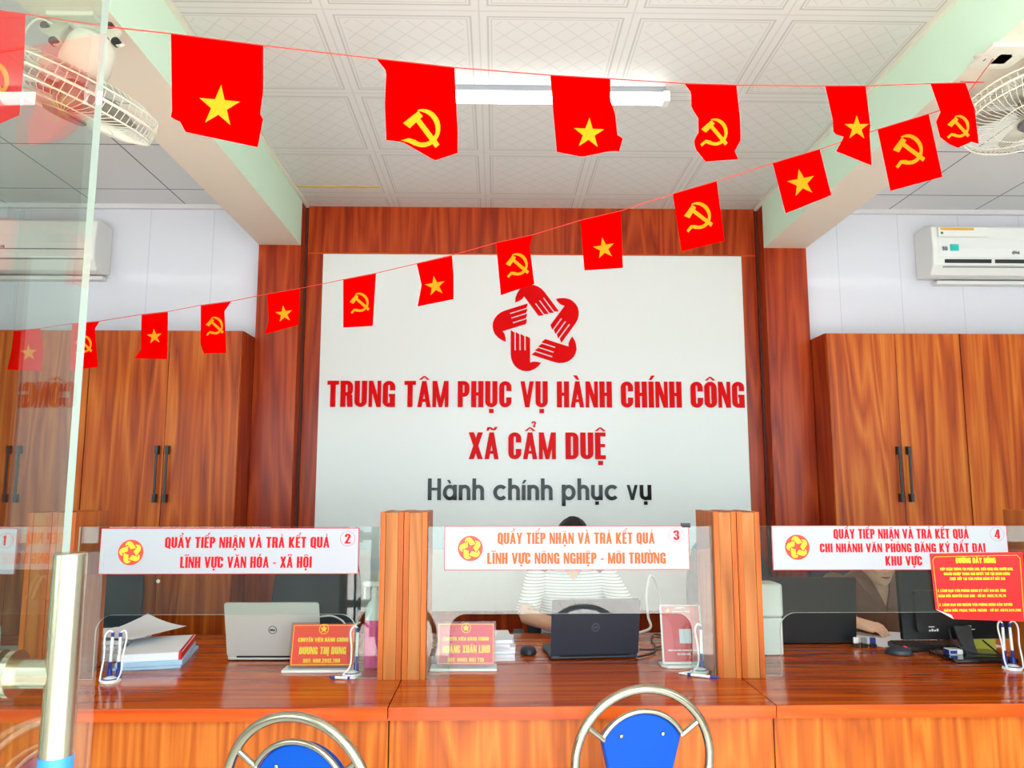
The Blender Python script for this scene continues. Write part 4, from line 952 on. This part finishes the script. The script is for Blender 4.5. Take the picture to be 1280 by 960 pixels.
q = MB(); q.loft([[(nx-.035, 3.24, z0+.06), (nx+.035, 3.24, z0+.06), (nx+.035, 3.26, z0+.06), (nx-.035, 3.26, z0+.06)], [(nx-.028, 3.215, z0), (nx+.028, 3.215, z0), (nx+.028, 3.235, z0), (nx-.028, 3.235, z0)], [(nx-.024, 3.185, TZ+.014), (nx+.024, 3.185, TZ+.014), (nx+.024, 3.21, TZ+.014), (nx-.024, 3.21, TZ+.014)]])
q.obj('neck', mat('monitor_neck_grey', '#3A3D40', .3), mo, bevel=.003)
MB().slab(rrect(.262, .20, .02, 1.80, 3.085), TZ, TZ+.014).obj('foot', mat('monitor_foot_gloss', '#101214', .12, coat=.5), mo, smooth='edge', bevel=.004)
cable([at(1186, 786, 3.235), at(1190, 800, 3.2), at(1203, 810, 3.17), at(1222, 817, 3.15), atz(1253, 819, TZ+.02)], m_black, .004, 'black cable hanging from the left monitor port')
cable([at(1228, 800, 3.225), at(1240, 810, 3.19), atz(1252, 820, TZ+.018)], m_black, .0035, 'thin black cable falling beside the monitor neck')
kb = thing('keyboard', 'black keyboard lying behind the monitor foot', 'keyboard', (1.92, 3.36, TZ))
MB().slab(rrect(.30, .12, .01, 1.70, 3.30), TZ+.001, TZ+.020).obj('case', m_black, kb, smooth='edge', bevel=.003)
q = MB()
for r in range(5):
    for i in range(12): q.box(1.71+i*.0232, 1.71+i*.0232+.019, 3.309+r*.0212, 3.309+r*.0212+.0175, TZ+.0202, TZ+.0245)
q = q.obj('keys', m_keys, kb); q['kind'] = 'stuff'
tag(MB().add(*(lambda b: (b.v, b.f))(quadslab((2.065, 3.335), .045, .025, 0, TZ, TZ+.055))).obj('note_pad', mat('note_yellow', '#E6E25A', .6), bevel=.001), 'yellow note pad behind the monitor neck', 'note pad')
u = thing('ink_pad', 'small white and blue box on the black monitor foot', 'box', (1.86, 3.20, TZ+.0142))
MB().box(1.83, 1.885, 3.17, 3.215, TZ+.0142, TZ+.034).obj('body', m_white, u, bevel=.003)
MB().box(1.828, 1.8299, 3.172, 3.213, TZ+.016, TZ+.032).obj('blue_end', m_blue, u)
MB().box(1.832, 1.860, 3.1685, 3.1698, TZ+.018, TZ+.031).obj('blue_front', m_blue, u)
def stamp(x, y, label, m):
    o = thing('rubber_stamp', label, 'stamp', (x, y, TZ), 'small stamps on the right counter')
    MB().box(x-.013, x+.013, y-.009, y+.009, TZ, TZ+.014).obj('foot', m_black, o, bevel=.002)
    MB().box(x-.011, x+.011, y-.007, y+.007, TZ+.0142, TZ+.040).obj('body', m, o, bevel=.004)
stamp(1.555, 3.40, 'white stamp, left of the three beside the black laptop', m_white)
stamp(1.590, 3.395, 'grey stamp, middle of the three beside the black laptop', m_grey)
stamp(1.625, 3.39, 'blue stamp, right of the three beside the black laptop', m_blue)

# red notice on the glass -------------------------------------------------------
Yn = 2.8935
def npt(x, y): p = at(x, y, Yn); return (p.x, p.z)
rn = thing('red_notice', 'red notice with yellow lettering and curled corner stuck over sign 4', 'notice', (1.80, Yn, .95))
m_notice = mat('notice_red', '#E80C10', .45)
MB().prism([npt(1162, 692), npt(1278, 690), npt(1284, 777), npt(1240, 775.5), npt(1192, 774), npt(1170, 762)], Yn, Yn+.0012).obj('card', m_notice, rn)
cu = MB(); a, b_, c_ = npt(1170, 762), npt(1192, 774), npt(1187, 768.5)
cu.add([(a[0], Yn-.0004, a[1]), (b_[0], Yn-.0004, b_[1]), (c_[0], Yn-.010, c_[1]+.001), (a[0], Yn-.001, a[1]+.001), (b_[0], Yn-.001, b_[1]+.001), (c_[0], Yn-.0108, c_[1]+.002)], [(0,1,2),(5,4,3),(0,3,4,1),(1,4,5,2),(2,5,3,0)]); cu.obj('curled_corner', m_paper, rn)
q = MB()
def nl(tx, x0, x1, y0, y1): a, b = npt(x0, y1), npt(x1, y0); text(q, tx, a[0], b[0], a[1], b[1]-a[1], Yn, .0008)
nl('ĐƯỜNG DÂY NÓNG', 1195, 1244, 697, 704)
nl('TIẾP NHẬN THÔNG TIN PHẢN ÁNH, KIẾN NGHỊ CỦA NGƯỜI DÂN,', 1175, 1266, 709.5, 713)
nl('DOANH NGHIỆP TRONG GIẢI QUYẾT THỦ TỤC HÀNH CHÍNH', 1180, 1262, 715.5, 719)
nl('TRỰC TIẾP TẠI VĂN PHÒNG ĐĂNG KÝ ĐẤT ĐAI', 1187, 1256, 721.5, 725)
nl('1. LÃNH ĐẠO VĂN PHÒNG ĐĂNG KÝ ĐẤT ĐAI HÀ TĨNH', 1172, 1257, 736.5, 740)
nl('GIÁM ĐỐC NGUYỄN CAO SƠN - SỐ ĐT: 0912.75.75.79', 1173, 1257, 743, 746.5)
nl('2. LÃNH ĐẠO CHI NHÁNH VĂN PHÒNG ĐKĐĐ CẨM XUYÊN', 1174, 1265, 754, 757.5)
nl('GIÁM ĐỐC PHẠM TUẤN THÀNH - SỐ ĐT: 0979.325.292', 1180, 1276, 761, 764.5)
q.obj('lettering', m_yellow, rn)
q = MB()
bp = [npt(1166, 700), npt(1169, 696), npt(1271, 694), npt(1275, 698), npt(1280, 772)]
for a, b_ in zip(bp, bp[1:]+[]):
    q.tube([(a[0], Yn-.0003, a[1]), (b_[0], Yn-.0003, b_[1])], .0010, 4)
a, b_ = npt(1166, 700), npt(1173, 761); q.tube([(a[0], Yn-.0003, a[1]), (b_[0], Yn-.0003, b_[1])], .0010, 4)
q.obj('border_line', m_yellow, rn)

# ================================================================ office chairs of the staff
m_mesh = mat('chair_fabric_dark', '#22303C', .6)
def office_chair(x, y, label, zs=.46):
    o = thing('office_chair', label, 'chair', (x, y, 0), 'dark office chairs behind the counters')
    MB().slab([(x+.235*math.copysign(abs(math.cos(a))**.6, math.cos(a)), y+.22*math.copysign(abs(math.sin(a))**.6, math.sin(a))) for a in (2*PI*i/36 for i in range(36))], zs-.07, zs).obj('seat', m_mesh, o, smooth='edge', bevel=.02, seg=3)
    rings = []
    for j in range(13):
        t = j/12; z = zs+.10+.60*t; hw = .235*(1-.22*abs(2*t-.85)**2.4); cy = y+.225+.06*t
        if j in (0, 12): hw *= .86
        rings.append([(x+hw*u, cy-.05*(1-abs(u))*0-.0+.0-.055*(u*u)+f, z) for u, f in [(-1+i/5, 0) for i in range(11)]+[(1-i/5, .035) for i in range(11)]])
    MB().loft(rings).obj('backrest', m_mesh, o, smooth='edge', bevel=.006)
    MB().tube([(x, y+.12, zs-.04), (x, y+.27, zs-.02), (x, y+.30, zs+.2)], .02, 10).obj('back_support', m_black, o, smooth='edge')
    MB().cyl((x, y, .09), (x, y, zs-.07), .026).obj('gas_post', m_black, o, smooth='edge')
    for i in range(5):
        a = 2*PI*i/5+.3; e = Vector((x+.26*math.cos(a), y+.26*math.sin(a), .07))
        l = MB().tube([(x, y, .10), e], [.026, .016], 8).obj('leg', m_black, o, smooth='edge')
        MB().ball(e+Vector((0, 0, -.0425)), .0275, .0275, .0275).obj('caster', m_black, l, smooth=True)
    for s in (-1, 1):
        MB().tube([(x+s*.22, y+.10, zs-.03), (x+s*.275, y+.08, zs+.02), (x+s*.275, y+.05, zs+.19)], .014, 8).obj('arm_post', m_black, o, smooth='edge')
        MB().box(x+s*.275-.03, x+s*.275+.03, y-.09, y+.14, zs+.19, zs+.215).obj('armrest', m_black, o, bevel=.008)
    return o
office_chair(-.955, 4.02, 'dark office chair behind the silver laptop at counter 2')
office_chair(.40, 4.18, 'dark office chair the person behind the dark laptop sits on')
office_chair(1.95, 4.06, 'dark office chair the person in the brown jacket sits on')
office_chair(1.28, 4.08, 'dark empty office chair behind the black laptop on the right')
office_chair(-2.1, 4.0, 'dark office chair behind the counter at the left edge')

# ================================================================ two people
m_skin = mat('skin', '#EDBE9C', .5, spec=.35); m_hair = mat('hair_black', '#0E0B0A', .45)
m_lips = mat('lips', '#B0473F', .4); m_eye = mat('eye_dark', '#1A1210', .2)
m_brown = mat('jacket_brown', '#7C5039', .75, sheen=.3); m_trous = mat('trousers_dark', '#20222A', .8)
def stripes():
    m = mat('shirt_striped', '#E6E9EC', .75); t = NT(m); tc = t.n('ShaderNodeTexCoord'); sp = t.n('ShaderNodeSeparateXYZ'); t.put(sp.inputs[0], tc.outputs['Object'])
    l = t.m('COMPARE', t.m('FRACT', t.m('MULTIPLY', sp.outputs[2], 1/.014)), .5, .13)
    t.put(t.b.inputs['Base Color'], t.mix(l, lin('#E6E9EC'), lin('#9AA6B2'))); return m
m_shirt = stripes()
def ell(c, rx, ry, n=24, tilt=0.):
    return [(c[0]+rx*math.cos(2*PI*i/n), c[1]+ry*math.sin(2*PI*i/n), c[2]+tilt*math.sin(2*PI*i/n)) for i in range(n)]
def fuse(o, vox, it=6):
    r = o.modifiers.new('remesh', 'REMESH'); r.mode = 'VOXEL'; r.voxel_size = vox
    sm = o.modifiers.new('smooth', 'SMOOTH'); sm.iterations = it; sm.factor = .5
    dg = bpy.context.evaluated_depsgraph_get(); me = bpy.data.meshes.new_from_object(o.evaluated_get(dg)); o.modifiers.clear(); o.data = me
    me.polygons.foreach_set('use_smooth', [True]*len(me.polygons))
HEAD = [(-.116, .020, .026, -.050), (-.108, .036, .040, -.046), (-.092, .049, .056, -.036), (-.065, .060, .073, -.020), (-.03, .068, .085, -.006), (.01, .074, .093, 0), (.045, .076, .096, .003), (.075, .069, .089, .005), (.097, .050, .066, .007), (.112, .024, .032, .008)]
def head(mb, c, R):
    T = lambda p: R @ Vector(p)+c
    mb.loft([[T((rx*math.cos(2*PI*i/24), oy+ry*math.sin(2*PI*i/24), z)) for i in range(24)] for z, rx, ry, oy in HEAD])
    mb.loft([[T(p) for p in r] for r in ([(-.008,-.088,.018),(.008,-.088,.018),(.006,-.075,.02),(-.006,-.075,.02)], [(-.011,-.106,-.015),(.011,-.106,-.015),(.012,-.08,-.012),(-.012,-.08,-.012)], [(-.016,-.106,-.034),(.016,-.106,-.034),(.017,-.075,-.03),(-.017,-.075,-.03)], [(-.012,-.094,-.042),(.012,-.094,-.042),(.012,-.075,-.042),(-.012,-.075,-.042)])])
    mb.ball(T((0, -.083, -.062)), .024, .012, .012); mb.ball(T((0, -.078, -.100)), .020, .016, .014)
    for s in (-1, 1):
        mb.ball(T((s*.074, .008, -.008)), .012, .020, .032); mb.ball(T((s*.038, -.066, -.03)), .022, .018, .022); mb.ball(T((s*.03, -.078, .036)), .026, .012, .009)
def face_parts(c, R, body):
    T = lambda p: R @ Vector(p)+c
    e = MB(); l = MB()
    for s in (-1, 1): MB().ball(T((s*.030, -.0835, .012)), .014, .007, .006).obj('eye', m_eye, body, smooth=True); MB().tube([T((s*.012, -.097, .030)), T((s*.032, -.096, .036)), T((s*.052, -.080, .028))], .003, 6).obj('eyebrow', m_hair, body, smooth=True)
    MB().tube([T((-.024, -.0875, -.063)), T((-.010, -.096, -.061)), T((0, -.0965, -.063)), T((.010, -.096, -.061)), T((.024, -.0875, -.063))], [.001, .0042, .005, .0042, .001], 8).obj('lips', m_lips, body, smooth=True)
def hand(mb, w, tip, up, curl=.5, thumb=1):
    w, tip, up = Vector(w), Vector(tip), Vector(up).normalized(); d = (tip-w); Ln = d.length; d.normalize(); s = d.cross(up).normalized(); up = s.cross(d)
    P = lambda a, b, c: w+d*a*Ln+s*b+up*c
    mb.loft([[P(a, b*hw, c*th) for b, c in ((-1,-.6),(-.6,-1),(.6,-1),(1,-.6),(1,.6),(.6,1),(-.6,1),(-1,.6))] for a, hw, th in ((-.04, .027, .019), (.12, .034, .017), (.35, .041, .015), (.52, .040, .012))])
    for i, (b, ln, r) in enumerate(((-.030, .43, .0078), (-.0105, .49, .0084), (.0095, .46, .0082), (.029, .36, .0072))):
        k = curl*Ln*.55; b2 = b*1.12
        mb.tube([P(.42, b, .003), P(.54, b2, .007), P(.54+ln*.42, b2*1.05, .004-k*.12), P(.54+ln*.74, b2*1.02, -.004-k*.40), P(.54+ln*.96, b2*.98, -.008-k*.75)], [r*1.05, r*1.08, r, r*.92, r*.7], 10)
    mb.tube([P(.12, thumb*.026, -.004), P(.32, thumb*.052, -.012), P(.52, thumb*.060, -.018), P(.70, thumb*.050, -.022)], [.0125, .0115, .0095, .0075], 10)
def person(label, x, y, zs, hc, htilt, garment, arms, sleeves, vneck, hair, sh=.19):
    # zs: shoulder height; hc: head centre; arms: list of (shoulder, elbow, wrist, fingertip, thumb side)
    p = thing('person', label, 'person', (x, y, 0))
    R = Matrix.Rotation(htilt, 3, 'X'); hc = Vector(hc); body = MB()
    tr = [(zs-.50, .165, .125, .05), (zs-.40, .145, .11, .03), (zs-.27, .145, .108, .01), (zs-.14, .158, .112, -.005), (zs-.06, .160, .096, .0), (zs-.012, .125, .075, .005), (zs+.02, .062, .055, .0)]
    body.loft([ell((x, y+oy, z), rx, ry) for z, rx, ry, oy in tr])
    nb = Vector((x, y, zs+.0)); body.tube([nb+Vector((0, .005, -.03)), nb.lerp(hc, .5)+Vector((0, .012, -.005)), hc+R @ Vector((0, .02, -.05))], [.060, .052, .054], 20)
    head(body, hc, R)
    for s, e, w, t, th in arms:
        s, e, w, t = map(Vector, (s, e, w, t))
        body.tube([s+Vector((0, 0, -.01)), s.lerp(e, .5), e], [.048, .043, .037], 16); body.tube([e, e.lerp(w, .3), w, w.lerp(t, .12)], [.037, .038, .026, .026], 16)
        hand(body, w, t, (0, -.35, .94), .35, th)
    for s in (-1, 1):
        body.tube([(x+s*.09, y+.04, zs-.47), (x+s*.11, y-.38, zs-.46)], [.075, .055], 14); body.tube([(x+s*.11, y-.38, zs-.46), (x+s*.11, y-.36, .09)], [.055, .038], 14)
        body.loft([ell((x+s*.11, y-.36-.0, .10), .036, .040, 12), ell((x+s*.11, y-.40, .055), .042, .085, 12), ell((x+s*.11, y-.42, .012), .043, .115, 12)])
    b = body.obj('body', m_skin, p); fuse(b, .0052, 5)
    face_parts(hc, R, b)
    # hair: a shaped cap of strands with its own thickness
    hm = MB(); T = lambda q: R @ Vector(q)+hc; rnd = random.Random(len(label)); rings = []
    for j in range(15):
        t = j/14; th = PI*(.02+t*(.60 if hair == 'short' else .70)); ring = []
        for i in range(36):
            a = 2*PI*i/36; front = max(0, -math.sin(a)); lim = 1-.42*front**1.5
            ph = th*lim; rr = 1.0+(.05*rnd.random() if hair == 'short' else .015*rnd.random())
            ring.append(T((.084*rr*math.sin(ph)*math.cos(a), .014+.104*rr*math.sin(ph)*math.sin(a), .022+.104*rr*math.cos(ph))))
        rings.append(ring)
    inner = [[hc+(q-hc)*.90 for q in r] for r in rings[::-1]]
    hm.loft(rings+inner)
    if hair != 'short': hm.ball(T((0, .125, -.01)), .045, .040, .045); hm.tube([T((0, .12, -.03)), T((.01, .13, -.12)), T((.0, .12, -.20))], [.03, .026, .008], 12)
    hm.obj('hair', m_hair, p, smooth=True)
    # upper garment: open at the neck
    g = MB(); G = [(zs-.50, .180, .140, .05), (zs-.40, .160, .126, .03), (zs-.27, .160, .125, .01), (zs-.14, .173, .129, -.005), (zs-.06, .182, .114, .0), (zs-.015, .155, .095, .006), (zs+.010, .105, .078, .012), (zs+.030, .072, .068, .012)]
    zb = zs-vneck; rings = []
    GG = []
    for a, b2 in zip(G, G[1:]):
        for k in range(4): GG.append(tuple(a[i]+(b2[i]-a[i])*k/4 for i in range(4)))
    GG.append(G[-1]); edge = {-1: [], 1: []}
    for z, rx, ry, oy in GG:
        gap = .0006+max(0, (z-zb)/(vneck+.03))*.062; gap = min(gap, rx*.8); a0 = math.asin(gap/rx); n = 30; r = []
        for i in range(n+1):
            a = -PI/2+a0+(2*PI-2*a0)*i/n; r.append(Vector((x+rx*math.cos(a), y+oy+ry*math.sin(a), z)))
        edge[1].append(r[0]); edge[-1].append(r[-1]); ri = [Vector((x, y+oy, z))+(q-Vector((x, y+oy, z)))*.965 for q in r]
        rings.append(r+ri[::-1])
    g.loft(rings)
    for i, (s, e, w, t, th) in enumerate(arms):
        s, e, w = map(Vector, (s, e, w))
        if sleeves == 'long': g.tube([s+Vector((0, .005, .0)), s.lerp(e, .5), e, e.lerp(w, .25), e.lerp(w, .86)], [.068, .060, .053, .050, .038], 18)
        else: g.tube([s+Vector((0, .005, .0)), s.lerp(e, .4), s.lerp(e, .86)], [.066, .060, .055], 18)
    go = g.obj('jacket' if sleeves == 'long' else 'shirt', garment, p, smooth='edge')
    for sd in (-1, 1):                             # lapels or collar lying on the front
        E = [q for q in edge[sd] if q.z > zb]; lp = MB(); o1, o2 = [], []; n = len(E)
        for k, q in enumerate(E):
            t = k/(n-1); wd = (.058*math.sin(PI*min(1, t*.95+.05))**.7 if sleeves == 'long' else .045*(t > .45)*min(1, (t-.45)*5))+.004
            o1.append(q+Vector((0, -.010, 0))); o2.append(q+Vector((sd*wd, -.012+.25*wd, -.012*t)))
        A = [[a, b2, b2+Vector((0, .004, 0)), a+Vector((0, .004, 0))] for a, b2 in zip(o1, o2)]
        lp.loft(A).obj('lapel' if sleeves == 'long' else 'collar', garment, go, smooth='edge')
    tm = MB()
    for s in (-1, 1):
        tm.tube([(x+s*.085, y+.06, zs-.46), (x+s*.11, y-.38, zs-.455), (x+s*.11, y-.385, zs-.50), (x+s*.11, y-.36, .10)], [.095, .072, .070, .052], 16)
    tm.tube([(x-.1, y+.05, zs-.47), (x+.1, y+.05, zs-.47)], [.12, .12], 16); tm.obj('trousers', m_trous, p, smooth='edge')
    return p
wp = at(1074, 779, 3.665); tp_ = at(1113, 795, 3.60); tp_.z = max(tp_.z, TZ+.022)
person('person in a brown jacket with open collar, writing at the right counter', 1.915, 3.97, .995, (1.895, 3.845, 1.096), math.radians(20), m_brown,
       [((1.735, 3.97, .955), (1.60, 3.80, .822), wp, tp_, -1), ((2.095, 3.97, .955), (2.19, 3.79, .818), (2.09, 3.62, .80), (1.97, 3.54, .785), 1)], 'long', .145, 'tied')
person('person in a striped shirt, mostly hidden by sign 3 and the dark laptop', .395, 4.06, 1.01, (.395, 3.985, 1.160), math.radians(12), m_shirt,
       [((.215, 4.06, .97), (.145, 3.87, .815), (.315, 3.63, .805), (.41, 3.50, .795), -1), ((.575, 4.06, .97), (.66, 3.86, .815), (.52, 3.63, .805), (.44, 3.50, .795), 1)], 'short', .035, 'short')
